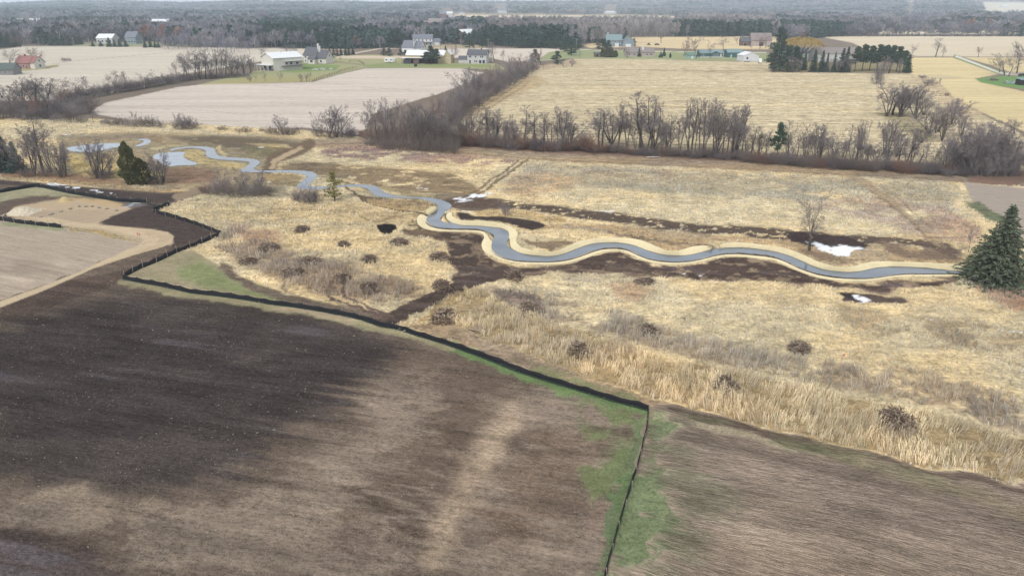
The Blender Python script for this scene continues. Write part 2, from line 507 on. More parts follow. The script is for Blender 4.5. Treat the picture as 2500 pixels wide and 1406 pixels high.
for pts in ([(1500,250),(1700,262),(1900,255),(2150,275)], [(1850,205),(2000,212),(2150,225)], [(1400,215),(1600,222),(1800,218)]):
    line(pts, (206,184,142), 3, 5, a=.5)
poly([(2140,276),(2200,276),(2260,310),(2290,345),(2240,345),(2180,300)], (150,140,108), 8, a=.8)
poly([(2222,183),(2290,198),(2330,240),(2400,276),(2360,300),(2280,240),(2240,205)], (188,168,138), 5, a=.7)

# --- the marsh
MARSH_TOP = [(-2500,300),(-600,262),(0,268),(110,290),(230,290),(480,304),(740,318),(870,334),(1000,356),(1130,366),(1500,392),(1900,415),(2300,440),(2500,455),(4200,700)]
poly(MARSH_TOP + [(4200,1700),(-2500,1700)], TAN, 3, R_MARSH, .35)
poly([(870,320),(880,348),(1000,356),(1130,366),(1500,392),(1900,415),(2300,440),(2480,455),(2560,420),(2300,400),(1900,385),(1500,368),(1130,340),(1070,300),(900,318)], (118,98,86), 5, R_WOOD, 0)
poly([(1130,352),(1500,378),(1900,402),(2300,430),(2480,446),(2480,455),(2300,440),(1900,415),(1500,392),(1130,366)], (128,104,92), 3, R_WOOD, 0)
line([(735,352),(900,347),(1100,366),(1300,382),(1600,396),(1900,410),(2200,428),(2360,436)], (160,143,120), 9, 5, R_MARSH, 0, a=.9, ay=1)
line([(735,354),(900,350),(1100,371),(1300,388),(1600,402),(1900,418),(2200,436)], (122,104,84), 2, 3, None, 0, a=.6)
poly([(775,365),(870,352),(1080,372),(1260,390),(1250,400),(1120,408),(1000,394),(900,392),(800,394)], (160,136,120), 9, R_MARSH, .4, patch=(6,.45))
poly([(1290,396),(1600,412),(1900,425),(2200,440),(2340,452),(2330,520),(2150,505),(1900,485),(1600,468),(1320,450),(1230,470)], (176,166,140), 14, R_MARSH, .5, patch=(9,.35))
poly([(1250,425),(1330,420),(1420,440),(1400,462),(1280,480),(1230,470)], (192,166,132), 9, R_MARSH, .45, a=.7)
poly([(1400,405),(1800,418),(2000,430),(1700,436),(1420,425)], (158,140,118), 8, R_MARSH, .3, a=.6, patch=(5,.5))
poly([(1980,500),(2100,480),(2230,490),(2340,520),(2400,560),(2380,600),(2250,580),(2120,540)], (182,162,138), 12, R_MARSH, .5, patch=(5,.45))
poly([(2290,500),(2360,540),(2400,580),(2340,590),(2250,540)], (184,152,128), 10, a=.45)
poly([(2350,445),(2520,462),(3400,600),(3400,800),(2600,660),(2480,560),(2420,520),(2370,490)], (168,156,144), 4, R_MOWN, 0)
poly([(2350,492),(2390,492),(2430,520),(2480,545),(2470,560),(2400,530)], (118,124,98), 6, R_MARSH, .1)
# mown grey-brown meadow west of the first ford
poly([(650,400),(760,395),(880,405),(1010,415),(1110,425),(1180,470),(1190,495),(1100,500),(1000,475),(920,455),(850,440),(790,430),(700,415)], (146,130,106), 9, R_MARSH, .12, patch=(4,.35))
poly([(700,400),(820,398),(840,420),(740,425),(660,412)], (126,112,92), 7, R_MARSH, .1, a=.6)
# restored wetland at upper left
poly([(140,330),(320,322),(500,328),(700,335),(770,350),(760,372),(660,400),(700,470),(760,480),(640,480),(520,470),(440,462),(400,470),(330,440),(160,440),(140,400)], (158,146,120), 10, R_MARSH, .1)
poly([(410,335),(520,332),(640,336),(760,352),(740,366),(640,385),(600,372),(480,352)], (110,98,84), 9, R_SOIL, 0, a=.9, patch=(5,.3))
poly([(600,350),(700,352),(715,362),(640,360)], (186,170,128), 4, R_MARSH, .2, a=.8)
poly([(590,360),(640,358),(690,366),(650,385),(600,380)], (142,136,106), 6, R_MARSH, .05, a=.7)
poly([(180,335),(350,328),(400,335),(390,350),(330,338),(200,345)], (150,132,110), 5, R_MARSH, .1, a=.7)
poly([(170,378),(300,375),(400,410),(420,440),(340,440),(200,430),(160,400)], (190,172,122), 8, R_MARSH, .3)
poly([(400,412),(480,408),(540,420),(520,445),(420,452),(400,440)], (148,126,108), 6, R_MARSH, .1)
poly([(440,370),(480,364),(500,385),(560,396),(600,402),(590,412),(520,404),(480,396),(455,386)], (184,168,124), 5, R_MARSH, .15)
poly([(640,425),(720,424),(742,436),(722,455),(660,450),(640,440)], (158,142,108), 5, R_MARSH, .2)
line([(756,352),(720,372),(670,385),(655,412)], (120,104,86), 14, 5, R_SOIL, 0, ay=1.2)
line([(735,362),(700,378),(672,392),(664,410)], (180,160,132), 5, 3, R_TRACK, 0, ay=1.2)
line([(462,351),(500,350),(545,360),(560,374),(640,388)], (150,138,112), 4, 2, None, 0, a=.8)
poly([(360,362),(400,355),(460,351),(462,356),(410,360),(380,366)], (196,182,142), 2, None, 0)
poly([(485,365),(500,370),(500,380),(486,376)], (196,182,142), 2, None, 0)
poly([(530,355),(540,356),(545,370),(560,376),(550,382),(535,372)], (200,186,146), 2, None, 0)
poly([(922,450),(950,455),(1000,470),(1060,474),(1064,482),(1000,478),(950,470),(932,462)], (168,152,118), 3, None, 0, a=.9)
poly([(884,460),(900,462),(912,476),(896,474)], (190,174,140), 2, None, 0)
line([(700,418),(790,432),(850,448),(930,452)], (110,100,84), 2, 2, None, 0, a=.7)
# brown ground along the fence row, left of the brush
poly([(0,420),(150,432),(330,455),(400,462),(520,470),(460,482),(380,478),(250,458),(120,445),(0,436)], (184,160,122), 4, R_MARSH, .35)
poly([(0,410),(100,420),(330,440),(420,452),(300,452),(120,436),(0,430)], (140,108,88), 6, R_WOOD, .1, a=.8)
# marsh south of the old creek
poly([(470,485),(640,490),(860,495),(1000,505),(1050,530),(1090,590),(1105,660),(1000,745),(860,760),(700,700),(560,640),(530,560),(420,500)], (202,184,144), 8, R_MARSH, .45)
poly([(560,560),(640,580),(720,620),(860,650),(1000,690),(1060,720),(960,745),(800,720),(700,690),(600,650),(520,600)], (168,148,122), 16, R_MARSH, .9, patch=(5,.35))
poly([(560,545),(620,550),(680,570),(700,600),(640,590),(580,580)], (166,134,116), 12, R_MARSH, .6, a=.6, patch=(4,.4))
poly([(1020,545),(1100,560),(1180,575),(1180,620),(1235,645),(1300,655),(1340,668),(1220,680),(1090,728),(990,775),(930,790),(900,775),(1000,752),(1112,690),(1100,640),(1090,590),(1040,578)], (140,122,104), 5, R_SOIL, 0)
poly([(1026,550),(1100,562),(1176,577),(1178,620),(1235,648),(1300,658),(1338,668),(1220,678),(1090,724),(990,770),(936,786),(906,772),(1000,748),(1116,690),(1104,640),(1094,590),(1044,580)], (84,72,66), 5, R_SOIL, 0, warp=2, patch=(1.4,.38))
poly([(960,545),(1020,540),(1060,560),(1100,590),(1020,580),(960,565)], (120,102,84), 5, R_SOIL, .1, patch=(2.5,.5))
poly([(900,545),(1100,520),(1020,520),(960,525),(880,530)], (140,120,96), 4, R_MARSH, .2, a=.6, patch=(3,.5))
line([(843,458),(870,472),(885,490),(900,498),(960,510),(1010,517),(1050,524)], (84,68,58), 3.5, 2, R_SOIL, 0, a=.9, patch=(2.5,.2))
poly([(860,474),(900,478),(960,486),(930,494),(895,492)], (90,76,66), 4, R_SOIL, 0, a=.9)
poly([(900,486),(1030,490),(1066,500),(1050,516),(1000,512),(900,500)], (178,154,112), 3, R_MARSH, .6)
line([(600,470),(660,476),(700,485),(760,490)], (74,60,52), 3, 3, R_SOIL, 0, a=.8, patch=(3,.4))
line([(640,510),(760,512),(900,520),(980,520)], (150,132,106), 2, 2, None, None, a=.6)
# south bank of the river
poly([(1170,565),(1180,620),(1240,648),(1330,652),(1400,643),(1440,628),(1480,614),(1530,620),(1600,648),(1680,648),(1760,630),(1840,632),(1900,642),(1960,670),(2040,686),(2130,690),(2200,680),(2350,674),(2330,686),(2230,700),(2150,720),(2080,705),(1960,705),(1850,690),(1760,684),(1640,680),(1500,674),(1380,664),(1290,668),(1240,672),(1180,650)], (146,128,108), 6, R_SOIL, 0, warp=2)
poly([(1176,565),(1184,620),(1244,650),(1330,652),(1400,643),(1440,628),(1480,614),(1530,620),(1600,648),(1680,648),(1760,630),(1840,632),(1900,642),(1960,670),(2040,686),(2130,690),(2200,680),(2350,674),(2330,684),(2230,696),(2150,712),(2080,701),(1960,701),(1850,686),(1760,680),(1640,676),(1500,670),(1380,661),(1290,664),(1240,668),(1184,650)], (88,74,68), 6, R_SOIL, 0, warp=2, patch=(1.3,.36))
poly([(1240,650),(1420,640),(1480,640),(1560,655),(1640,668),(1560,668),(1400,660),(1300,662)], (118,104,90), 5, R_SOIL, 0, a=.6, patch=(3,.5))
# north bank
poly([(1262,560),(1420,560),(1560,585),(1590,600),(1620,612),(1660,612),(1720,598),(1760,590),(1900,600),(1960,625),(2050,650),(2100,640),(2350,640),(2350,625),(2200,600),(1900,585),(1700,572),(1500,548),(1350,548)], (178,158,124), 6, R_MARSH, .3)
poly([(1265,580),(1290,600),(1350,612),(1376,604),(1400,590),(1380,586),(1300,590)], (112,92,76), 4, R_SOIL, .1, a=.8)
line([(1385,550),(1450,560),(1520,574),(1560,582),(1640,595),(1745,600)], (150,136,118), 5, 4, R_MARSH, .15, a=.9)
line([(1380,551),(1430,557),(1480,566)], (186,180,174), 1.5, 1.5, R_SNOW, 0, a=.8, patch=(4,.45))
line([(1480,568),(1560,580),(1640,592),(1735,600)], (128,106,90), 3, 3, R_MARSH, .5, a=.6)
# the ploughed ditch strip
line([(1100,496),(1180,496),(1230,500),(1400,520),(1560,540),(1700,558),(1830,566),(1930,575),(2050,588),(2200,590),(2290,600),(2340,620)], (98,85,76), 11, 5, R_SOIL, .05, patch=(1.3,.37), warp=2, ay=1.1)
poly([(1080,488),(1200,484),(1240,500),(1200,520),(1110,512)], (98,84,76), 6, R_SOIL, 0, a=.9, patch=(3,.25))
poly([(1112,518),(1160,526),(1235,530),(1310,540),(1340,552),(1300,560),(1255,550),(1200,538),(1125,536)], (72,63,60), 3, R_SOIL, 0)
poly([(1160,515),(1240,512),(1300,520),(1390,535),(1380,545),(1320,540),(1240,530),(1180,528)], (190,168,124), 4, R_MARSH, .4)
poly([(2130,580),(2250,588),(2360,604),(2350,632),(2280,634),(2210,628),(2160,610)], (116,98,88), 8, R_SOIL, 0, a=.8, patch=(3,.4))
poly([(1925,566),(2010,570),(2080,580),(2130,602),(2100,612),(2060,606),(1980,600),(1932,592)], (72,62,62), 4, R_SOIL, 0)
poly([(1960,606),(2040,622),(2090,640),(2040,648),(1990,630),(1950,612)], (126,106,92), 6, R_SOIL, 0, a=.8, patch=(3,.4))
# tracks
line([(1285,392),(1240,425),(1200,455),(1160,480)], (110,94,80), 3, 2.5, None, 0, a=.8, ay=1.2); line([(1268,392),(1222,425),(1180,455),(1140,480)], (116,98,84), 2.5, 2.5, None, 0, a=.8, ay=1.2)
line([(2030,405),(2120,455),(2180,500),(2230,545),(2290,590)], (168,150,124), 9, 4, None, 0, a=.8, ay=1)
line([(2120,462),(2200,520),(2260,575)], (120,104,88), 2.5, 3, None, 0, a=.6); line([(2150,455),(2210,500),(2280,560)], (124,106,88), 2.2, 3, None, 0, a=.5)
# black patch and other spots
poly([(918,548),(945,546),(965,549),(971,558),(962,567),(940,571),(927,564)], (42,38,38), 1.5, R_SOIL, 0)
poly([(2046,718),(2080,714),(2140,722),(2200,726),(2212,738),(2180,740),(2120,738),(2060,736)], (92,80,74), 4, R_SOIL, 0, patch=(2,.25))
poly([(2050,718),(2085,716),(2105,724),(2098,736),(2060,732)], (62,54,52), 3, R_SOIL, 0)
# grass variations south-east
poly([(1180,706),(1300,712),(1420,745),(1560,775),(1700,820),(1850,860),(1990,880),(2200,900),(2400,950),(2500,990),(2500,1060),(2300,1000),(2100,960),(1900,920),(1700,880),(1480,820),(1280,770)], (184,166,136), 18, R_MARSH, .9, patch=(3.5,.42))
poly([(1190,700),(1290,716),(1330,735),(1300,748),(1220,735)], (132,114,104), 9, R_MARSH, .7, a=.8)
poly([(1490,690),(1560,690),(1590,710),(1560,735),(1510,728)], (188,146,112), 12, a=.55)
poly([(1310,672),(1420,680),(1500,690),(1470,700),(1350,692)], (170,158,140), 7, a=.6, patch=(3,.5))
poly([(2060,745),(2200,765),(2400,790),(2500,820),(2500,860),(2300,850),(2150,830),(2050,780)], (184,164,128), 14, R_MARSH, .5, patch=(3,.48))
poly([(2360,670),(2500,690),(2700,720),(2700,790),(2480,760),(2400,720)], (166,130,104), 14, R_MARSH, .55, a=.8)
poly([(2430,690),(2540,690),(2560,705),(2440,705)], (84,72,58), 6, R_WOOD, 0, a=.9)
# tall reed canary grass along the mown field
TALL = [(1060,740),(1110,712),(1170,702),(1260,760),(1420,810),(1600,870),(1850,920),(2100,980),(2300,1020),(2520,1080),(3300,1300),(3300,1480),(2500,1172),(2350,1150),(2200,1118),(2050,1088),(1900,1052),(1780,1018),(1660,980),(1560,955),(1450,925),(1330,885),(1250,848),(1170,826),(1130,800),(1060,786),(1035,775)]
poly(TALL, (200,176,126), 7, R_MARSH, 1.35)
poly([(1100,760),(1180,740),(1300,790),(1440,840),(1560,870),(1500,900),(1380,870),(1240,830),(1150,800)], (178,156,122), 12, R_MARSH, 1.2, a=.6, patch=(3,.45))
poly([(1060,748),(1110,716),(1160,704),(1110,735),(1060,775),(1010,790)], (196,170,120), 5, R_MARSH, .7)

line([(1225,668),(1150,688),(1100,708),(1045,732),(1000,752),(962,773),(935,790)], (90,77,71), 19, 4, R_SOIL, 0, ay=1.5)
line([(1150,700),(1080,730),(1010,764),(975,785)], (70,60,56), 2.5, 3, None, 0, a=.6)
line([(1130,690),(1060,720),(985,756)], (70,60,56), 2.5, 3, None, 0, a=.6)
# --- the building site at left
SITE = (118,104,92)
poly([(-900,432),(0,438),(110,448),(250,460),(400,470),(460,468),(520,452),(535,458),(480,478),(420,498),(374,512),(455,535),(541,568),(430,612),(300,672),(300,680),(880,792),(1130,850),(1440,962),(1583,1000),(1475,1500),(-2500,1700),(-2500,430)], SITE, 3, R_SOIL, 0, warp=0)
poly([(-900,436),(0,441),(110,450),(250,462),(400,474),(470,468),(440,482),(400,498),(340,492),(240,480),(100,458),(0,450),(-900,445)], (84,75,72), 4, R_SOIL, 0)
line([(430,482),(490,465),(530,450),(560,440)], (150,132,112), 9, 4, R_TRACK, 0, ay=1.2)
poly([(390,514),(374,514),(455,535),(541,568),(530,566),(470,560),(440,550),(395,528)], (122,108,92), 4, a=.8)
# inside the far fence
poly([(-600,470),(0,468),(95,455),(230,482),(350,494),(330,498),(210,486),(110,480),(20,494),(-600,520)], (164,158,128), 4, R_LAWN, .05)
poly([(0,494),(80,478),(200,482),(330,498),(380,505),(300,560),(150,552),(0,536)], (112,98,88), 5, R_SOIL, 0)
poly([(40,505),(110,490),(170,484),(260,490),(320,508),(300,530),(240,550),(300,560),(400,566),(425,578),(420,595),(380,600),(340,605),(300,594),(150,552),(40,536),(20,525)], (190,170,142), 6, R_TRACK, 0)
poly([(60,520),(200,512),(290,520),(280,535),(200,545),(90,540)], (176,158,136), 6, a=.7)
poly([(170,484),(260,488),(310,505),(230,500)], (194,168,128), 5, a=.8)
poly([(290,487),(355,492),(340,505),(310,505)], (120,118,118), 3, R_SOIL, 0)
# dark made-up ground between the fences
poly([(240,545),(290,522),(340,505),(385,495),(372,514),(400,520),(470,545),(520,566),(480,590),(420,602),(424,575),(400,562),(330,555),(270,550)], (84,74,70), 4, R_SOIL, 0)
poly([(340,650),(415,606),(470,588),(530,570),(500,590),(400,628),(310,668),(295,690),(150,740),(0,800),(0,752),(150,690)], (92,78,71), 5, R_SOIL, 0, a=.8)
# the pale haul road
ROADP = [(150,552),(240,556),(320,574),(352,585),(340,598),(300,613),(200,660),(100,700),(0,735),(-500,905),(-500,955),(0,750),(100,712),(230,655),(330,622),(400,602),(420,590),(424,578),(410,567),(370,560),(290,553),(200,545),(120,530),(60,530)]
poly(ROADP, (204,184,154), 2.5, R_TRACK, 0, warp=0)
poly([(340,562),(410,568),(420,582),(395,600),(330,618),(380,596),(385,580)], (186,164,134), 5, a=.6)
line([(352,598),(375,585),(362,570)], (168,146,122), 1.5, 2, a=.5)
# pale field at left
poly([(-1500,520),(0,538),(150,555),(240,562),(320,580),(350,590),(338,600),(300,613),(200,660),(100,698),(0,733),(-1500,1240)], (186,170,152), 2, R_MOWN, 0)
poly([(0,541),(150,556),(165,565),(0,552)], (150,156,118), 3, R_LAWN, 0, a=.8)
poly([(150,555),(240,563),(320,581),(345,592),(310,588),(240,574),(170,562)], (176,158,116), 3, R_MARSH, .15)
# --- the big bare field in front
poly([(-600,840),(0,800),(150,745),(300,712),(420,715),(560,730),(720,760),(870,795),(1000,840),(980,880),(870,940),(760,1030),(640,1110),(520,1180),(380,1200),(200,1190),(0,1170),(-600,1100)], (84,76,72), 56, R_SOIL, 0, warp=3)
poly([(0,830),(200,750),(420,740),(700,775),(860,800),(880,860),(860,930),(700,1000),(450,1060),(200,1080),(0,1100)], (72,65,64), 42, a=.75, warp=3, patch=(14,.3))
poly([(690,880),(900,820),(960,850),(860,930),(820,1010),(720,950)], (74,66,65), 40, a=.7, warp=3)
poly([(0,1190),(150,1200),(420,1240),(700,1180),(850,1050),(960,900),(1100,870),(1400,960),(1500,1020),(1440,1406),(300,1406),(200,1330),(0,1280)], (150,135,120), 44, a=.8, warp=3, patch=(5,.34))
poly([(0,1290),(150,1325),(300,1370),(380,1500),(-200,1500),(-200,1280)], (82,72,70), 24, a=.8, warp=3)
poly([(0,1180),(300,1200),(420,1260),(300,1280),(120,1240),(0,1230)], (152,136,118), 26, a=.6, warp=3, patch=(3,.4))
line([(1180,1010),(1060,1090),(960,1180),(900,1260)], (106,90,78), 34, 35, a=.7, ay=1, warp=3)
line([(1130,1150),(1080,1240),(1040,1300)], (104,88,78), 26, 26, a=.7, ay=1, warp=3)
line([(1245,1020),(1170,1130),(1120,1220),(1080,1290),(1050,1350)], (176,156,134), 26, 32, a=.75, ay=1)
line([(1250,1035),(1180,1130)], (186,166,142), 14, 20, a=.6, ay=1)
poly([(1290,1040),(1420,1060),(1400,1250),(1280,1340),(1200,1280)], (118,98,84), 45, a=.6, warp=3)
ell(860,1310,60,34,(112,94,86),25,a=.5)
poly([(960,840),(1120,880),(1300,950),(1100,960),(960,900)], (112,96,84), 30, a=.55, warp=3)
GRN = (118,132,98)
poly([(1400,970),(1500,985),(1583,1003),(1572,1060),(1550,1150),(1520,1225),(1470,1250),(1430,1200),(1440,1100),(1470,1030)], (124,136,92), 24, R_LAWN, 0, a=.8, warp=2, patch=(2.5,.42))
poly([(1500,1060),(1560,1080),(1545,1150),(1500,1200),(1460,1160),(1480,1110)], (126,138,98), 24, a=.4)
ell(1462,1270,34,42,(150,130,116),18,a=.6)
line([(1570,1040),(1552,1130),(1535,1190),(1510,1260),(1490,1330),(1470,1406)], GRN, 16, 10, R_LAWN, 0, a=.85, ay=1, patch=(1.5,.3))
poly([(1583,998),(1640,1012),(1645,1030),(1610,1060),(1600,1120),(1625,1180),(1660,1240),(1640,1300),(1600,1406),(1580,1500),(1450,1500),(1490,1350),(1520,1240),(1552,1150)], (112,130,92), 16, R_LAWN, 0, a=.85, warp=2, patch=(2.2,.36))
poly([(1600,1230),(1660,1260),(1640,1300),(1560,1310),(1570,1240)], (124,142,92), 20, a=.6)
poly([(1640,1180),(1700,1150),(1760,1200),(1740,1300),(1700,1406),(1620,1406),(1660,1280)], (140,134,110), 22, R_LAWN, 0, a=.6, patch=(2,.5))
line([(1100,846),(1180,878),(1265,912),(1350,942),(1440,966),(1583,1004)], (112,138,88), 10, 8, R_LAWN, 0, a=.85, ay=1, patch=(1.6,.2))
line([(300,688),(440,716),(600,738),(790,768),(900,792),(1100,846)], (158,150,118), 8, 6, R_LAWN, 0, a=.85, ay=1)
line([(690,752),(790,766),(860,784)], (176,156,132), 5, 7, None, 0, a=.6, ay=1)
# green triangle above the fence
poly([(302,670),(385,632),(430,612),(475,612),(520,640),(600,680),(700,718),(800,738),(900,772),(860,768),(720,742),(600,722),(470,704),(345,680)], (158,148,120), 5, R_LAWN, 0, warp=0)
poly([(430,650),(470,630),(540,660),(600,700),(760,735),(860,764),(720,740),(600,718),(520,705),(440,680)], (128,142,94), 12, R_LAWN, 0, a=.7, patch=(2.5,.38))
line([(345,664),(420,655),(480,640)], (164,148,126), 8, 8, a=.5)
line([(545,650),(600,690),(700,728),(780,745),(860,762),(930,785)], (118,102,92), 8, 6, R_SOIL, 0, a=.9, ay=1, patch=(1.5,.2))
line([(815,690),(806,710),(815,728),(850,748),(940,775)], (110,94,86), 4, 3, R_SOIL, 0, ay=1.2); line([(845,690),(838,708),(850,728),(900,752),(960,775)], (110,94,86), 4, 3, R_SOIL, 0, ay=1.2)
line([(700,690),(690,705),(740,728)], (130,112,98), 4, 4, None, 0, a=.7)
# strip between fence and tall grass, then the mown field at lower right
poly([(1000,796),(1060,786),(1130,800),(1170,826),(1250,848),(1330,885),(1450,925),(1560,958),(1660,985),(1640,1010),(1583,998),(1440,956),(1330,922),(1210,876),(1090,830),(985,797)], (156,138,114), 4, R_MARSH, .06)
poly([(1290,880),(1420,925),(1560,965),(1590,990),(1500,970),(1400,940),(1300,905)], (132,140,98), 9, R_LAWN, 0, a=.7, patch=(1.6,.4))
MOWN = [(1583,1003),(1583,996),(1600,985),(1660,985),(1780,1022),(1900,1056),(2050,1092),(2200,1124),(2350,1156),(2500,1180),(3400,1500),(3400,2400),(1430,2400),(1450,1500),(1477,1406),(1515,1265),(1552,1150)]
poly(MOWN, (182,163,145), 6, R_MOWN, 0)
poly([(1583,998),(1640,1010),(1645,1028),(1612,1060),(1602,1120),(1622,1180),(1650,1240),(1630,1300),(1600,1500),(1450,1500),(1490,1350),(1520,1240),(1552,1150)], (110,130,90), 16, R_LAWN, 0, a=.85, warp=2, patch=(2.2,.36))
poly([(1560,1040),(1630,1020),(1640,1010),(1600,1000),(1583,1000)], (124,142,94), 7, R_LAWN, 0, a=.5)
line([(1640,1000),(1780,1034),(1950,1078),(2200,1134),(2500,1196)], (112,92,82), 6, 6, None, 0, a=.7, ay=1)
line([(1680,1030),(1800,1058),(2000,1102),(2100,1130)], (150,146,114), 7, 8, R_LAWN, 0, a=.5, ay=1)
line([(2000,1100),(2150,1150),(2350,1200),(2500,1260)], (178,164,134), 10, 16, None, 0, a=.6, ay=1)
poly([(1700,1080),(2000,1140),(2300,1230),(2500,1300),(2500,1380),(2100,1280),(1760,1200)], (156,139,126), 35, a=.4)
poly([(1620,1060),(1700,1060),(1780,1160),(1740,1280),(1680,1340),(1640,1200)], (166,150,134), 30, a=.6, patch=(2,.35))
poly([(1700,1300),(1900,1320),(2300,1406),(1680,1460)], (156,138,120), 35, a=.5)
for o_, m_ in BLANKETS: poly(np.vstack([o_, m_[::-1]]).tolist(), (150,132,106), 2, R_SOIL, 0, warp=0)
poly(RIVER_PX.tolist(), (96,84,72), 2, R_SOIL, 0, warp=0)
poly([(1600,1080),(1700,1100),(1740,1200),(1720,1300),(1700,1406),(1600,1406)], (146,148,118), 30, R_MOWN, 0, a=.5, warp=2, patch=(2.0,.46))
line([(1660,1010),(1800,1046),(1960,1090),(2120,1128),(2300,1170)], (146,148,112), 9, 8, R_MOWN, 0, a=.6, ay=1, patch=(2.2,.46))
line([(2000,1090),(2200,1150),(2500,1230)], (184,170,140), 9, 14, None, 0, a=.5, ay=1, patch=(2.2,.42))
# snow and ice
poly([(1952,588),(1984,589),(2000,598),(2024,600),(2038,596),(2075,600),(2108,608),(2078,610),(2066,620),(2035,621),(2010,612),(1985,603),(1966,595)], (240,242,246), 2.5, R_SNOW, 0, warp=2, patch=(1.4,.30))
poly([(2093,722),(2112,724),(2130,729),(2152,741),(2100,741),(2112,734)], (240,242,246), 2, R_SNOW, 0, warp=2, patch=(1.2,.30))
poly([(1120,484),(1150,478),(1180,470),(1200,472),(1180,484),(1150,492),(1125,492)], (236,238,242), 3, R_SNOW, 0, patch=(1.6,.52), warp=2)
line([(1130,515),(1150,519)], (240,243,248), 2.2, 1.5, R_SNOW, 0, patch=(1.2,.35)); line([(1458,513),(1498,516)], (240,243,248), 1.6, 1, R_SNOW, 0, patch=(1.2,.4))
line([(1672,662),(1700,664),(1732,667)], (240,243,248), 2.4, 1.5, R_SNOW, 0, patch=(.8,.5), warp=2)
line([(2440,806),(2470,810),(2500,813)], (240,243,248), 1.8, 1, R_SNOW, 0, patch=(1.2,.35)); line([(2250,780),(2290,784)], (238,238,238), 1.2, 1, R_SNOW, 0, patch=(1.2,.5)); line([(1912,748),(1940,751)], (238,238,238), 1, 1, R_SNOW, 0, patch=(1.2,.5))
for x, y, l in ((128,452,18), (140,449,20), (176,458,18), (228,463,6), (245,468,10), (276,473,5)):
    line([(x-l,y-1),(x+l,y+2)], (236,240,246), 1.8, 1, R_SNOW, 0, patch=(1.2,.35), ay=1.4)
line([(322,497),(356,492)], (226,224,220), 2, 1, R_SNOW, 0, patch=(1.2,.4)); line([(300,505),(320,500)], (190,196,204), 4, 2, None, 0, a=.5)
line([(378,508),(404,504)], (222,214,196), 3, 1.5, None, 0)
for x, y in ((645,424),(652,444),(1025,459),(1044,462),(160,330),(640,360)):
    line([(x-6,y),(x+6,y)], (232,234,238), 1.2, 1, R_SNOW, 0, patch=(1.2,.4))

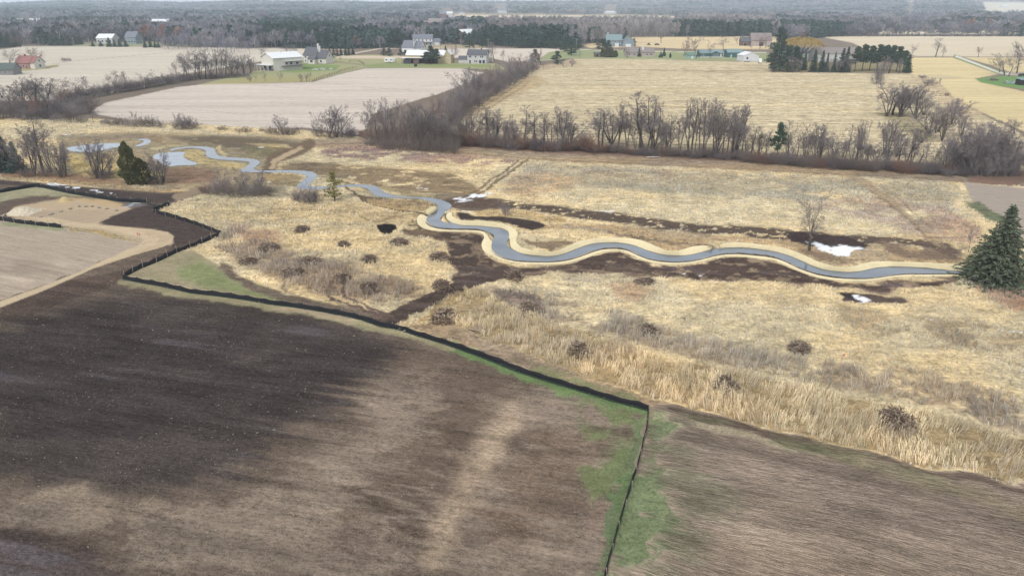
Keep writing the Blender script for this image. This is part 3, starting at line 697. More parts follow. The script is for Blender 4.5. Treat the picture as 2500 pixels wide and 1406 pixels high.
LAYERS_BB = None
def paint(X, Y, litter_shade=False):
    """albedo, region and grass height for ground points"""
    n = len(X)
    fade = np.clip(Y / 90.0, .7, 3)
    wn = [(fbm(X / 2.2, Y / 2.2, 31, 3) - .5, fbm(X / 2.2, Y / 2.2, 37, 3) - .5), (fbm(X / 6, Y / 5, 41, 4) - .5, fbm(X / 6, Y / 5, 47, 4) - .5)]
    ca, sa = math.cos(ANG_SOIL), math.sin(ANG_SOIL); xr = X * ca + Y * sa; yr = -X * sa + Y * ca
    al = (fbm(xr / 16, yr / .9, 131, 4) - .5) * 9 + (fbm(xr / 5, yr / 2.5, 137, 3) - .5) * 5
    near = Y < 420
    pxs = []
    pxs.append(QQ(X, Y))
    pxs.append(QQ(X + np.where(near, wn[0][0] * 1.6, 0), Y + np.where(near, wn[0][1] * 2.2, 0)))
    pxs.append(QQ(X + np.where(near, wn[0][0] * 1.2 + wn[1][0] * 5, 0), Y + np.where(near, wn[0][1] * 1.5 + wn[1][1] * 5.5, 0)))
    pxs.append(QQ(X + np.where(Y < 110, al * ca, 0), Y + np.where(Y < 110, al * sa + (fbm(xr / 3, yr / 3, 139, 3) - .5) * 3, 0)))
    col = np.tile(A(130,118,106), (n, 1)); reg = np.full(n, R_WOOD, dtype=np.int8); tf = np.zeros(n); rbest = np.zeros(n)
    pcache = {}
    for L in LAYERS:
        typ, pts, c, soft, region, tuft, a, warp, patch = L[:9]
        px, py = pxs[warp]
        pad = soft + 2
        if typ == 'l': pad += L[9] * 1.1
        b0 = pts.min(0) - pad; b1 = pts.max(0) + pad
        k = np.nonzero((px > b0[0]) & (px < b1[0]) & (py > b0[1]) & (py < b1[1]) & (Y > 8))[0]
        if not len(k): continue
        x, y = px[k], py[k]
        if typ == 'p':
            ins = inside(x, y, pts)
            # vertical distances count double: the land is seen foreshortened
            sc = np.array([1.0, 1.7])
            d = np.full(len(k), 1e3)
            # only points close to the outline need the distance
            d = pdist(x, y * 1.7, pts * sc)
            sd = np.where(ins, d, -d)
            m = sst(-soft, soft, sd)
        else:
            ay = L[10]
            d = pdist(x, y * ay, pts * np.array([1, ay]), closed=False)
            m = 1 - sst(L[9] - soft * .5, L[9] + soft, d)
        if patch:
            s, thr = patch
            if s not in pcache:
                pcache[s] = fbm(X / s, Y / (s * .8), 61 + int(s * 10), 4)
            f = pcache[s][k]
            m = m * sst(thr - .07, thr + .07, f)
        hard = m > 0.5
        m = m * a
        cc = A(*c)
        if region == R_MARSH and typ == 'p' and c[0] > 150: cc = cc * np.array([1.13, 1.12, 1.13])
        col[k] = col[k] * (1 - m[:, None]) + cc * m[:, None]
        if region is not None: reg[k[hard]] = region
        if tuft is not None:
            tf[k] = tf[k] * (1 - m) + tuft * m
    # broad natural variation
    g1 = fbm(X / 14, Y / 9, 71, 4); g2 = fbm(X / 3.5, Y / 2.6, 73, 4); g3 = fbm(X / 40, Y / 25, 75, 3)
    marsh = (reg == R_MARSH)
    mm = marsh[:, None] * 1.0
    warm = np.array([1.04, .99, .93]); cool = np.array([.90, .91, .95])
    v = sst(.38, .62, g1)[:, None]
    col = col * (1 - mm) + col * (warm * v + cool * (1 - v)) * (0.74 + 0.56 * g2[:, None]) * (0.88 + .26 * g3[:, None]) * mm
    # streaks of the bare field and of the mown field, along the working direction
    for rg, ang, st, sc_, am in ((R_SOIL, ANG_SOIL, 9.0, 1.1, .34), (R_MOWN, ANG_MOWN, 9.0, 1.4, .42)):
        ca, sa = math.cos(ang), math.sin(ang)
        xr = X * ca + Y * sa; yr = -X * sa + Y * ca
        s = fbm(xr / (st * sc_ * 1.4), yr / (sc_ * 1.4), 81, 4)
        s2 = fbm(xr / 5, yr / 2.2, 87, 4)
        k = (reg == rg) & (Y < 100)
        f = (1 + am * (s - .5) * 2 + .3 * (s2 - .5) * 2)[:, None]
        grey = sst(.60, .78, s)[:, None]
        cc = col * f
        if rg == R_SOIL:
            dark = (col.mean(1) < A(90,80,76).mean())[:, None]
            cc = np.where(dark, cc * (1 - .45 * grey) + A(112,106,112) * .45 * grey, cc)
        col = np.where(k[:, None], cc, col)
    litshade = (sst(.6, 1.1, tf) * (reg == R_MARSH) * .55)[:, None]
    gcol = col * (1 - litshade) + A(138,122,102) * litshade  # dead-leaf brown plus painted shadow under the tall tufts
    lw = (reg == R_LAWN) & (Y < 200)
    col = np.where(lw[:, None], col * (.78 + .44 * g2[:, None]), col)
    st = (reg == R_STUB)
    fs = fbm(X / 22, Y / 3.2, 91, 3)
    col = np.where(st[:, None], col * (.82 + .36 * fs[:, None]) * (.9 + .2 * g3[:, None]), col)
    cr = (reg == R_CROP)
    fc = fbm(X / 60, Y / 9, 95, 4)
    col = np.where(cr[:, None], col * (.88 + .24 * fc[:, None]), col)
    if litter_shade: col = np.where(marsh[:, None], gcol, col)
    return col, reg, tf

def world_angle(a, b):
    p, q = P(*a), P(*b)
    return math.atan2(q.y - p.y, q.x - p.x)
ANG_SOIL = world_angle((100, 1000), (900, 1125))
ANG_MOWN = world_angle((1800, 1180), (2400, 1330))

def build_ground():
    # rows by distance, denser near the camera; columns fan out with distance
    py = np.concatenate([np.arange(1490, 560, -2.6), np.arange(560, 240, -1.8), np.arange(240, 60, -1.5)])
    _, Yr = PP(np.full(len(py), CX), py)
    Yf = [Yr[-1]]
    while Yf[-1] < 6400: Yf.append(Yf[-1] * 1.03)
    Yr = np.concatenate([[-3000, -600, -100, 0, 12, 22, 28], Yr, Yf[1:]])
    U = np.concatenate([-np.geomspace(8, .80, 16), np.arange(-.785, .785, 2.6 / FPX), np.geomspace(.80, 8, 16)])
    zc = np.maximum(Yr, 30) * CP + CAMH * SP
    X = np.clip(U[None, :] * zc[:, None], -7000 - 2 * np.arange(len(U))[::-1], 7000 + 2 * np.arange(len(U))); Y = np.repeat(Yr[:, None], len(U), 1)
    nr, nc = X.shape
    X = X.ravel(); Y = Y.ravel()
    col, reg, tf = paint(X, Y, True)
    Z = terrain(X, Y)
    V = np.stack([X, Y, Z], 1)
    idx = np.arange(nr * nc).reshape(nr, nc)
    F = np.stack([idx[:-1, :-1], idx[:-1, 1:], idx[1:, 1:], idx[1:, :-1]], -1).reshape(-1, 4)
    fr = reg[F[:, 0]]
    spec = {
     R_MARSH: ('marsh_ground', ground_mat('marsh_ground', [(.8,1.5,0,.85),(2.4,1.2,0,.8),(.35,1.5,0,.25)], None, .25, 4)),
     R_SOIL: ('bare_soil', ground_mat('bare_soil', [(.9,9,ANG_SOIL,.24),(2.2,16,ANG_SOIL,.40),(1.3,2.0,ANG_SOIL,.4),(4.0,2.0,ANG_SOIL,.85),(9,1,0,.8)], (5.0,.645,A(186,170,148),.75), .16, 5)),
     R_MOWN: ('mown_field', ground_mat('mown_field', [(1.2,10,ANG_MOWN,.24),(3.6,20,ANG_MOWN+.05,.40),(8,9,ANG_MOWN-.08,.40)], None, .12, 7)),
     R_CROP: ('harvested_field', ground_mat('harvested_field', [(.10,18,.03,.14),(.40,34,.03,.34),(.9,3,0,.34)], None, .05, 3)),
     R_STUB: ('corn_stubble_field', ground_mat('corn_stubble_field', [(.30,30,.015,.5),(.45,2.4,.015,1.0),(1.2,1.5,0,1.0)], None, .2, 2)),
     R_TRACK: ('dirt_track', ground_mat('dirt_track', [(.8,4,.5,.2),(3,1,0,.3)], None, .05, 4)),
     R_LAWN: ('lawn', ground_mat('lawn', [(1.2,1.5,0,.4),(4,1,0,.6)], None, .06, 6)),
     R_WOOD: ('woodland_floor', ground_mat('woodland_floor', [(.05,1,0,.25),(1,1,0,.3)], None, .1, 2)),
     R_SNOW: ('snow', ground_mat('snow', [(2,1,0,.05)], None, .04, 3)),
     R_ROAD: ('gravel_road', ground_mat('gravel_road', [(1,1,0,.08)], None, .02, 3)),
    }
    for r, (nm, mat) in spec.items():
        f = F[fr == r]
        if not len(f): continue
        used, inv = np.unique(f, return_inverse=True)
        m = mesh_np(nm, V[used], inv.reshape(f.shape), mat, col[used], smooth=True)
        tag(link(nm, m), kind='structure')
build_ground()

# --- water
def water_mat():
    m, n = newmat('river_water'); L = n.links.new
    tc = N(n, 'ShaderNodeTexCoord')
    no = N(n, 'ShaderNodeTexNoise', Scale=.22, Detail=4.0); L(tc.outputs['Object'], no.inputs['Vector'])
    mi = N(n, 'ShaderNodeMixRGB'); L(no.outputs['Fac'], mi.inputs[0])
    mi.inputs[1].default_value = (*A(92,102,112), 1); mi.inputs[2].default_value = (*A(150,158,166), 1)  # darker and paler reflections mixed into the base colour by noise
    n2 = N(n, 'ShaderNodeTexNoise', Scale=5.0, Detail=2.0); L(tc.outputs['Object'], n2.inputs['Vector'])
    bu = N(n, 'ShaderNodeBump', Strength=.25, Distance=.01); L(n2.outputs['Fac'], bu.inputs['Height'])
    bs = N(n, 'ShaderNodeBsdfPrincipled', Roughness=.09, IOR=1.33)
    L(mi.outputs[0], bs.inputs['Base Color']); L(bu.outputs[0], bs.inputs['Normal'])
    o = N(n, 'ShaderNodeOutputMaterial'); L(bs.outputs[0], o.inputs[0])
    return m
WATER = water_mat()
ICE = plain('pond_ice', A(150,160,172), .4, .35, rough=.2, spec=.5)
import bmesh
def sheet(name, pts, z, mat):
    bm = bmesh.new()
    f = bm.faces.new([bm.verts.new((x, y, float(wz_y(y)) if z is None else z)) for x, y in pts])
    bmesh.ops.triangulate(bm, faces=[f])
    m = bpy.data.meshes.new(name); bm.to_mesh(m); bm.free()
    m.materials.append(mat)
    return tag(link(name, m), kind='structure')
def grow_poly(p, d):
    q = np.vstack([p, p[:1]]); q = resample(q, step=.7)[:-1]
    t = np.roll(q, -1, 0) - np.roll(q, 1, 0); nrm = np.stack([t[:, 1], -t[:, 0]], 1)
    nrm /= np.linalg.norm(nrm, axis=1)[:, None] + 1e-9
    area = np.sum(q[:, 0] * np.roll(q[:, 1], -1) - np.roll(q[:, 0], -1) * q[:, 1])
    return q + nrm * d * (1 if area > 0 else -1)
sheet('river', grow_poly(RIVER_W, .12), None, WATER)
for p in PONDS_W: sheet('pond', grow_poly(p, .12), -.10, ICE)
# ------------------------------------------------------------------ straw blankets on the banks
STRAW = ground_mat('straw_blanket', [(2.5,1,0,.16),(14,1,0,.20)], None, .03, 12)
def blanket(o, m, label):
    O = resample(o, n=len(o)); k = 6
    ow_ = topx(o, 0.03); iw = topx(m, wz_px(m[:, 1]))
    rows = []
    for i in range(k + 1):
        t = i / k if i < k - 1 else (1.0 if i == k else .93)
        xy = ow_ * (1 - t) + iw * t
        wob = (fbm(xy[:, 0] / 1.3, xy[:, 1] / 1.3, 101, 3) - .5) * .10
        z = .05 + (WZ + .02 - .05) * (t ** 1.3) + wob * (1 - t)
        if i in (0, k): xy = xy + np.stack([wob, wob], 1) * 3
        rows.append(np.column_stack([xy, z]))
    skirt = rows[0].copy(); skirt[:, 2] -= .35
    rows = [skirt] + rows
    V = np.vstack(rows); n = len(o)
    F = [(r * n + i, r * n + i + 1, (r + 1) * n + i + 1, (r + 1) * n + i) for r in range(k + 1) for i in range(n - 1)]
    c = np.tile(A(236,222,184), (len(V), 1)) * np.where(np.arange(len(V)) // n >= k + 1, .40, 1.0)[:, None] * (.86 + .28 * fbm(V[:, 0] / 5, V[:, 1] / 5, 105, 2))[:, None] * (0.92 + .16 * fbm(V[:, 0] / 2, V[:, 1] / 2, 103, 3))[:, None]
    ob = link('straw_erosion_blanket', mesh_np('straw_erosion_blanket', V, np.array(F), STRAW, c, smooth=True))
    tag(ob, label, 'erosion blanket', 'straw erosion blankets lining the river')
blanket(*BLANKETS[0], 'pale straw blanket on the far river bank, western stretch round the sharp bends')
blanket(*BLANKETS[1], 'pale straw blanket on the far river bank, between small gap and big spruce')
blanket(*BLANKETS[2], 'long pale straw erosion blanket along the near river bank')
def small_blanket(pts, label):
    p = topx(smooth_pts(pts, it=2, closed=True), .05)
    mb = MB(); n = len(p)
    c = p.mean(0)
    vs = [(x, y, .06) for x, y in p] + [(x + (c[0]-x)*.25, y + (c[1]-y)*.25, .16) for x, y in p] + [(c[0], c[1], .18)] + [(x, y, -.4) for x, y in p]
    fs = [(i, (i+1)%n, n+(i+1)%n, n+i) for i in range(n)] + [(n+i, n+(i+1)%n, 2*n) for i in range(n)] + [(2*n+1+i, 2*n+1+(i+1)%n, (i+1)%n, i) for i in range(n)]
    mb.add(vs, fs)
    tag(mb.build('straw_erosion_blanket', plain('straw_patch', A(226,210,168), .15, 3.0, 1.0, spec=0.0), smooth=True), label, 'erosion blanket', 'straw erosion blankets lining the river')
small_blanket([(1036,513),(1050,504),(1064,503),(1068,508),(1056,516),(1042,519)], 'small separate straw blanket on the inner bend beside the old creek mouth')

# ------------------------------------------------------------------ standing dry grass (nobody could count it)
def blades(X, Y, H, colr, nb, wid, seed, lean=.28, spread=.35):
    r = np.random.default_rng(seed)
    n = len(X)
    x = np.repeat(X, nb) + r.normal(0, spread, n * nb) * np.repeat(np.clip(H, .4, 1.2), nb)
    y = np.repeat(Y, nb) + r.normal(0, spread, n * nb) * np.repeat(np.clip(H, .4, 1.2), nb)
    h = np.repeat(H, nb) * r.uniform(.55, 1.15, n * nb)
    la = np.repeat(fbm(X / 7, Y / 7, 7, 2) * 9, nb) + r.normal(0, .9, n * nb)
    ll = np.abs(r.normal(lean * .8, .2, n * nb)) * h
    a = r.uniform(0, math.pi, n * nb); w_ = wid * r.uniform(.6, 1.3, n * nb)
    z0 = terrain(x, y)
    dx = np.cos(a) * w_; dy = np.sin(a) * w_
    V = np.empty((n * nb, 4, 3))
    V[:, 0] = np.stack([x - dx * .35, y - dy * .35, z0 - .03], 1)
    V[:, 1] = np.stack([x + dx * .35, y + dy * .35, z0 - .03], 1)
    tx, ty = x + np.cos(la) * ll, y + np.sin(la) * ll
    V[:, 2] = np.stack([tx + dx * .55, ty + dy * .55, z0 + h * .97], 1)
    V[:, 3] = np.stack([tx - dx * .45, ty - dy * .45, z0 + h], 1)
    c = np.repeat(colr, nb, 0) * r.uniform(.72, 1.3, (n * nb, 1)) * r.normal(1, .03, (n * nb, 3))
    return V.reshape(-1, 3), np.arange(n * nb * 4).reshape(-1, 4), np.repeat(c, 4, 0)
def grass_points(y0, y1, step, umax=.80):
    pts = []
    Y = y0
    while Y < y1:
        zc = Y * CP + CAMH * SP
        n = int(2 * umax * zc / step)
        xs = np.linspace(-umax * zc, umax * zc, n) + NR.uniform(-.5, .5, n) * step * 1.2
        ys = Y + NR.uniform(-.5, .5, n) * step * 1.2
        pts.append(np.stack([xs, ys], 1)); Y += step
    return np.vstack(pts)
GV, GF, GC = [], [], []
off = 0
for (y0, y1, step, nb, wd) in ((42, 100, .52, 13, .035), (100, 150, .78, 8, .08), (150, 215, 1.15, 6, .13), (215, 300, 1.8, 5, .18)):
    g = grass_points(y0, y1, step)
    c, reg, tf = paint(g[:, 0], g[:, 1])
    dens = fbm(g[:, 0] / 2.4, g[:, 1] / 2.4, 111, 3)
    dn2 = fbm(g[:, 0] / 1.1, g[:, 1] / .8, 113, 3)
    k = (tf > .04) & (reg != R_SNOW) & (dens > .30 + .10 * (tf < .3)) & (dn2 > .36)
    c = c * (.62 + .76 * fbm(g[:, 0] / 2.0, g[:, 1] / 1.5, 115, 3))[:, None]
    br = (sst(.56, .70, fbm(g[:, 0] / 3.2, g[:, 1] / 2.4, 117, 4)) * sst(.5, 1., tf) * .42)[:, None]
    c = c * (1 - br) + A(150, 132, 116) * br
    g, c, tf, dens = g[k], c[k], tf[k], dens[k]
    hh = np.minimum(tf, 1.05) * (.30 + 1.1 * dens)
    v, f, cc = blades(g[:, 0], g[:, 1], hh, (c * .68 + c.mean(1)[:, None] * .32) * np.array([.98, 1.02, 1.07]) * (1.50 + .38 * sst(.8, 1.3, tf))[:, None], nb, wd, int(y0), spread=.15 if y0 < 100 else .26)
    GV.append(v); GF.append(f + off); GC.append(cc); off += len(v)
tag(link('dry_marsh_grass', mesh_np('dry_marsh_grass', np.vstack(GV), np.vstack(GF), attr_mat('dry_grass_blades'), np.vstack(GC))),
    'standing dry tan reed grass over the whole marsh', 'grass', kind='stuff')

# short residue: clods and straw bits on the bare field, cut stems on the mown field
def clods():
    r = np.random.default_rng(5)
    n = 110000
    Y = 33 + (r.random(n) ** .8) * 62
    X = r.uniform(-.82, .5, n) * (Y * CP + CAMH * SP)
    c, reg, tf = paint(X, Y)
    px, py = QQ(X, Y)
    dens = fbm(X / 4, Y / 2.2, 121, 4)
    k = (reg == R_SOIL) & (r.random(n) < sst(.40, .66, dens) + .06)
    X, Y, c = X[k], Y[k], c[k]; n = len(X)
    s = r.gamma(2.0, .010, n) + .014
    base = np.array([(-1,-1,0),(1,-1,0),(1,1,0),(-1,1,0),(-.6,-.5,.7),(.5,-.6,.8),(.6,.5,.6),(-.4,.6,.75)])
    a = r.uniform(0, 6.28, n)
    V = np.repeat(base[None], n, 0) * s[:, None, None] + r.normal(0, .25, (n, 8, 3)) * s[:, None, None]
    ca, sa = np.cos(a)[:, None], np.sin(a)[:, None]
    vx = V[:, :, 0] * ca - V[:, :, 1] * sa; vy = V[:, :, 0] * sa + V[:, :, 1] * ca
    V = np.stack([vx + X[:, None], vy + Y[:, None], V[:, :, 2] + terrain(X, Y)[:, None]], -1)
    fb = np.array([(4,5,6,7),(0,1,5,4),(1,2,6,5),(2,3,7,6),(3,0,4,7)])
    F = (fb[None] + (np.arange(n) * 8)[:, None, None]).reshape(-1, 4)
    lightc = A(158,142,124)
    t = (r.random(n) < .07)[:, None]
    cc = np.where(t, lightc * r.uniform(.7, 1.15, (n, 1)), c * r.uniform(.9, 1.45, (n, 1)))
    tag(link('soil_clods', mesh_np('soil_clods', V.reshape(-1, 3), F, attr_mat('soil_clods'), np.repeat(cc, 8, 0))),
        'clods and crumbs of soil on the bare field', 'soil', kind='stuff')
clods()
def stems():
    r = np.random.default_rng(6)
    n = 130000
    Y = 33 + (r.random(n) ** .85) * 48
    X = r.uniform(-.02, .82, n) * (Y * CP + CAMH * SP)
    c, reg, tf = paint(X, Y)
    k = (reg == R_MOWN) | ((reg == R_LAWN) & (r.random(n) < .4)); X, Y, c, reg = X[k], Y[k], c[k], reg[k]; n = len(X)
    lay = reg == R_MOWN
    a = np.where(lay, ANG_MOWN + r.normal(0, .09, n) + .45 * (fbm(X / 11, Y / 11, 9, 2) - .5), r.uniform(0, 6.28, n))
    l = np.where(lay, r.uniform(.4, 1.8, n), r.uniform(.1, .3, n)); wd = r.uniform(.006, .018, n)
    dx, dy = np.cos(a) * l, np.sin(a) * l; nx, ny = -np.sin(a) * wd, np.cos(a) * wd
    z = terrain(X, Y) + r.uniform(.015, .10, n); dz = r.normal(.03, .05, n)
    V = np.stack([np.stack([X - nx, Y - ny, z], 1), np.stack([X + nx, Y + ny, z], 1), np.stack([X + dx + nx, Y + dy + ny, z + dz], 1), np.stack([X + dx - nx, Y + dy - ny, z + dz], 1)], 1)
    tone = r.choice([.58, .78, 1.18, 1.4], n, p=[.3, .25, .25, .2])
    cc = c * tone[:, None]
    tag(link('mown_stems', mesh_np('mown_stems', V.reshape(-1, 3), np.arange(n * 4).reshape(-1, 4), attr_mat('mown_stems'), np.repeat(cc, 4, 0))),
        'cut stems lying in swaths on the mown field', 'stems', kind='stuff')
stems()
# ------------------------------------------------------------------ bare trees and shrubs
def tubes_np(S, n, capless=True):
    """S: list of (a, b, ra, rb) -> n-sided tapered prisms as quads"""
    if not S: return np.zeros((0, 3)), np.zeros((0, 4), int)
    a = np.array([s[0] for s in S], float); b = np.array([s[1] for s in S], float)
    ra = np.array([s[2] for s in S])[:, None]; rb = np.array([s[3] for s in S])[:, None]
    d = b - a; d /= np.linalg.norm(d, axis=1)[:, None] + 1e-9
    ref = np.where(np.abs(d[:, 2:3]) > .9, np.array([[1., 0, 0]]), np.array([[0, 0, 1.]]))
    u = np.cross(d, ref); u /= np.linalg.norm(u, axis=1)[:, None] + 1e-9; v = np.cross(d, u)
    V = np.empty((len(S), 2 * n, 3))
    for i in range(n):
        t = 2 * math.pi * i / n
        o = u * math.cos(t) + v * math.sin(t)
        V[:, i] = a + o * ra; V[:, n + i] = b + o * rb
    f = np.array([(i, (i + 1) % n, n + (i + 1) % n, n + i) for i in range(n)])
    F = (f[None] + (np.arange(len(S)) * 2 * n)[:, None, None]).reshape(-1, 4)
    return V.reshape(-1, 3), F

def ribbons_np(S, rg):
    a = np.array([s[0] for s in S], float); b = np.array([s[1] for s in S], float)
    ra = np.array([s[2] for s in S])[:, None]; rb = np.array([s[3] for s in S])[:, None]
    d = b - a; d /= np.linalg.norm(d, axis=1)[:, None] + 1e-9
    u = np.cross(d, rg.normal(size=d.shape)); u /= np.linalg.norm(u, axis=1)[:, None] + 1e-9
    V = np.stack([a - u * ra, a + u * ra, b + u * rb, b - u * rb], 1)
    return V.reshape(-1, 3), np.arange(len(S) * 4).reshape(-1, 4)

def bare_tree(kind, seed, dens=1.0):
    R = random.Random(seed)
    T, B, G = [], [], []           # trunk, limbs, twigs
    def rot(d, ang, az):
        o = d.orthogonal().normalized(); p = d.cross(o)
        return (d * math.cos(ang) + (o * math.cos(az) + p * math.sin(az)) * math.sin(ang)).normalized()
    P_ = {'tall':  dict(ch=[15, 8, 6, 5], an=[.70, .65, .7, .8], ln=[.38, .46, .55, .75], up=.10, st=.30),
          'spread':dict(ch=[9, 8, 6, 5], an=[.80, .70, .7, .8], ln=[1.0, .55, .5, .7], up=.04, st=.45),
          'multi': dict(ch=[8, 7, 6, 5], an=[.6, .65, .7, .8], ln=[.45, .5, .55, .75], up=.06, st=.25),
          'shrub': dict(ch=[7, 6, 5, 0], an=[.55, .65, .8, .7], ln=[.5, .55, .7, .6], up=.02, st=.12)}[kind]
    def br(p, d, L, r, lv, maxlv):
        n = 5 if lv < 2 else (3 if lv == 2 else (2 if lv == 3 else 1))
        nch = P_['ch'][lv] if lv < 4 else 0
        seg = L / n; q = p; pts = [(p, d)]
        for i in range(n):
            d2 = (d + Vector((R.gauss(0, .10), R.gauss(0, .10), R.gauss(0, .08) + P_['up'] * (1, .7, .15, 0, 0)[lv]))).normalized()
            e = q + d2 * seg
            r0 = r * (1 - i / n * .8); r1 = r * (1 - (i + 1) / n * .8)
            (T if lv == 0 else B if lv <= 2 else G).append((tuple(q), tuple(e), r0, r1))
            q = e; d = d2; pts.append((q, d))
        if lv >= maxlv: return
        nch = max(1, int(nch * dens + R.random()))
        st = P_['st'] if lv == 0 else .2
        for k in range(nch):
            t = st + (1 - st) * ((k + R.random() * .8) / nch)
            t = min(.99, t); j = min(n - 1, int(t * n)); f = t * n - j
            p0 = pts[j][0].lerp(pts[j + 1][0], f)
            ln = L * P_['ln'][lv] * R.uniform(.7, 1.2) * ((1.15 - t * .75) if kind != 'spread' or lv else 1)
            br(p0, rot(pts[j + 1][1], P_['an'][lv] * R.uniform(.6, 1.3), R.uniform(0, 6.28)), ln, max({'shrub': .022, 'spread': .018}.get(kind, .0145), r * (1 - t * .8) * .48), lv + 1, maxlv)
    if kind == 'tall':
        br(Vector((0, 0, 0)), Vector((R.gauss(0, .03), R.gauss(0, .03), 1)).normalized(), 10, .17, 0, 4)
    elif kind == 'spread':
        br(Vector((0, 0, 0)), Vector((R.gauss(0, .05), R.gauss(0, .05), 1)).normalized(), 4.0, .22, 0, 4)
    elif kind == 'multi':
        for i in range(R.choice([4, 5, 6])):
            a = R.uniform(0, 6.28); t = R.uniform(.08, .42)
            br(Vector((math.cos(a) * .06, math.sin(a) * .06, 0)), Vector((math.cos(a) * t, math.sin(a) * t, 1)).normalized(), R.uniform(7, 9.5), .12, 0, 4)
    else:
        for i in range(26):
            a = R.uniform(0, 6.28); t = R.uniform(.05, 1.15)
            rr = R.uniform(0, 3.2)
            br(Vector((math.cos(a) * rr, math.sin(a) * rr, 0)), Vector((math.cos(a) * t, math.sin(a) * t, 1)).normalized(), R.uniform(5.5, 10) * (1.05 - .05 * rr), .05, 0, 3)
    rg = np.random.default_rng(seed)
    zmax = max(s[1][2] for s in B + G)
    k = 10 / zmax
    def scl(S, f=1.0): return [(tuple(c * k for c in a), tuple(c * k for c in b), ra * k * f, rb * k * f) for a, b, ra, rb in S]
    tv, tf_ = tubes_np(scl(T), 6 if kind in ('tall', 'spread') else 4)
    thick = [s for s in B if s[2] > .03]; thin = [s for s in B if s[2] <= .03]
    parts = [tubes_np(scl(thick), 3)] + [ribbons_np(scl(thin + G, 1.0), rg)]
    V = np.vstack([q[0] for q in parts]); F = np.vstack([parts[0][1], parts[1][1] + len(parts[0][0])])
    wdt = np.percentile(np.abs(V[:, 0]), 96) * 2
    return (tv, tf_), (V, F), wdt

BARK = plain('bark_grey', A(104,94,90), .3, 1.5, .9, rand=.12, spec=.1)
BARKW = plain('bark_birch', A(222,216,208), .3, 3.0, .8, spec=.1)
TW = {'g': plain('twigs_grey', A(152,143,143), .2, .7, 1, rand=.14, spec=0.0),
      'b': plain('twigs_brown', A(140,128,122), .2, .7, 1, rand=.14, spec=0.0),
      'r': plain('twigs_russet', A(150,120,108), .2, .7, 1, rand=.14, spec=0.0),
      'l': plain('twigs_pale', A(160,150,144), .2, .7, 1, rand=.12, spec=0.0),
      'y': plain('twigs_willow', A(192,166,108), .2, .7, 1, rand=.05, spec=0.0),
      'd': plain('twigs_dark', A(122,113,115), .2, .7, 1, rand=.14, spec=0.0)}
VAR = {}
def variants(kind, tw, n, bark=None, dens=1.0, seed0=0):
    key = (kind, tw, 'w' if bark is BARKW else '')
    if key in VAR: return VAR[key]
    L = []
    base = (kind, '*')
    if base not in VAR:
        VAR[base] = [bare_tree(kind, 40 + seed0 + i * 13 + len(kind), dens) for i in range(n)]
    for (tv, tf_), (cv, cf), wd in VAR[base]:
        if kind == 'shrub':
            L.append((None, mesh_np('shrub', np.vstack([cv, tv]), np.vstack([cf, tf_ + len(cv)]), TW[tw]), wd))
        else:
            L.append((mesh_np('trunk', tv, tf_, bark or BARK), mesh_np('crown', cv, cf, TW[tw]), wd))
    VAR[key] = L
    return L

def put_tree(names, vs, px, yb, yt, wpx, label, cat, group, part2='crown', rz=None, lean=0, i=None):
    p = P(px, yb); z = tz(p.x, p.y)
    h = max(.8, height_at(p.y, yt))
    tm, cm, wd = vs[rnd.randrange(len(vs)) if i is None else i % len(vs)]
    s = h / 10.0
    sx = s if wpx is None else width_at(px, yb, wpx) / wd
    if tm is None:
        return tag(link(names, cm, None, (p.x, p.y, z - .1), rnd.uniform(0, 6.28), (sx, sx, s)), label, cat, group)
    t = thing(names, label, cat, (p.x, p.y, z - .1), rnd.uniform(0, 6.28) if rz is None else rz, group, (sx, sx, s))
    if lean: t.rotation_euler = (0, lean, 0)
    link('trunk', tm, t); link(part2, cm, t)
    return t

def row(name, vs, items, fmt, cat, group, shuffle=False, wmul=1.0):
    its = sorted(items, key=lambda q: q[0])
    for i, q in enumerate(its):
        px, yb, yt = q[:3]; w_ = q[3] if len(q) > 3 else None
        v = vs[q[4]] if isinstance(vs, dict) else vs
        put_tree(name, v, px, yb, yt, w_ and w_ * wmul, fmt % ordinal(i), cat, group)

T_G = variants('tall', 'g', 5); T_L = variants('tall', 'l', 5); T_B = variants('tall', 'b', 5); T_W = variants('tall', 'l', 5, BARKW)
S_G = variants('spread', 'g', 5); S_R = variants('spread', 'r', 5); S_B = variants('spread', 'b', 5); S_L = variants('spread', 'l', 5)
M_G = variants('multi', 'g', 5); M_B = variants('multi', 'b', 5); M_R = variants('multi', 'r', 5)
H_G = variants('shrub', 'g', 5, dens=1.15); H_B = variants('shrub', 'b', 5); H_D = variants('shrub', 'd', 5); H_R = variants('shrub', 'r', 5)
MIX = {'T': T_G, 'S': S_G, 'M': M_G, 'B': M_B, 'R': S_R, 'L': T_L, 'W': T_W}

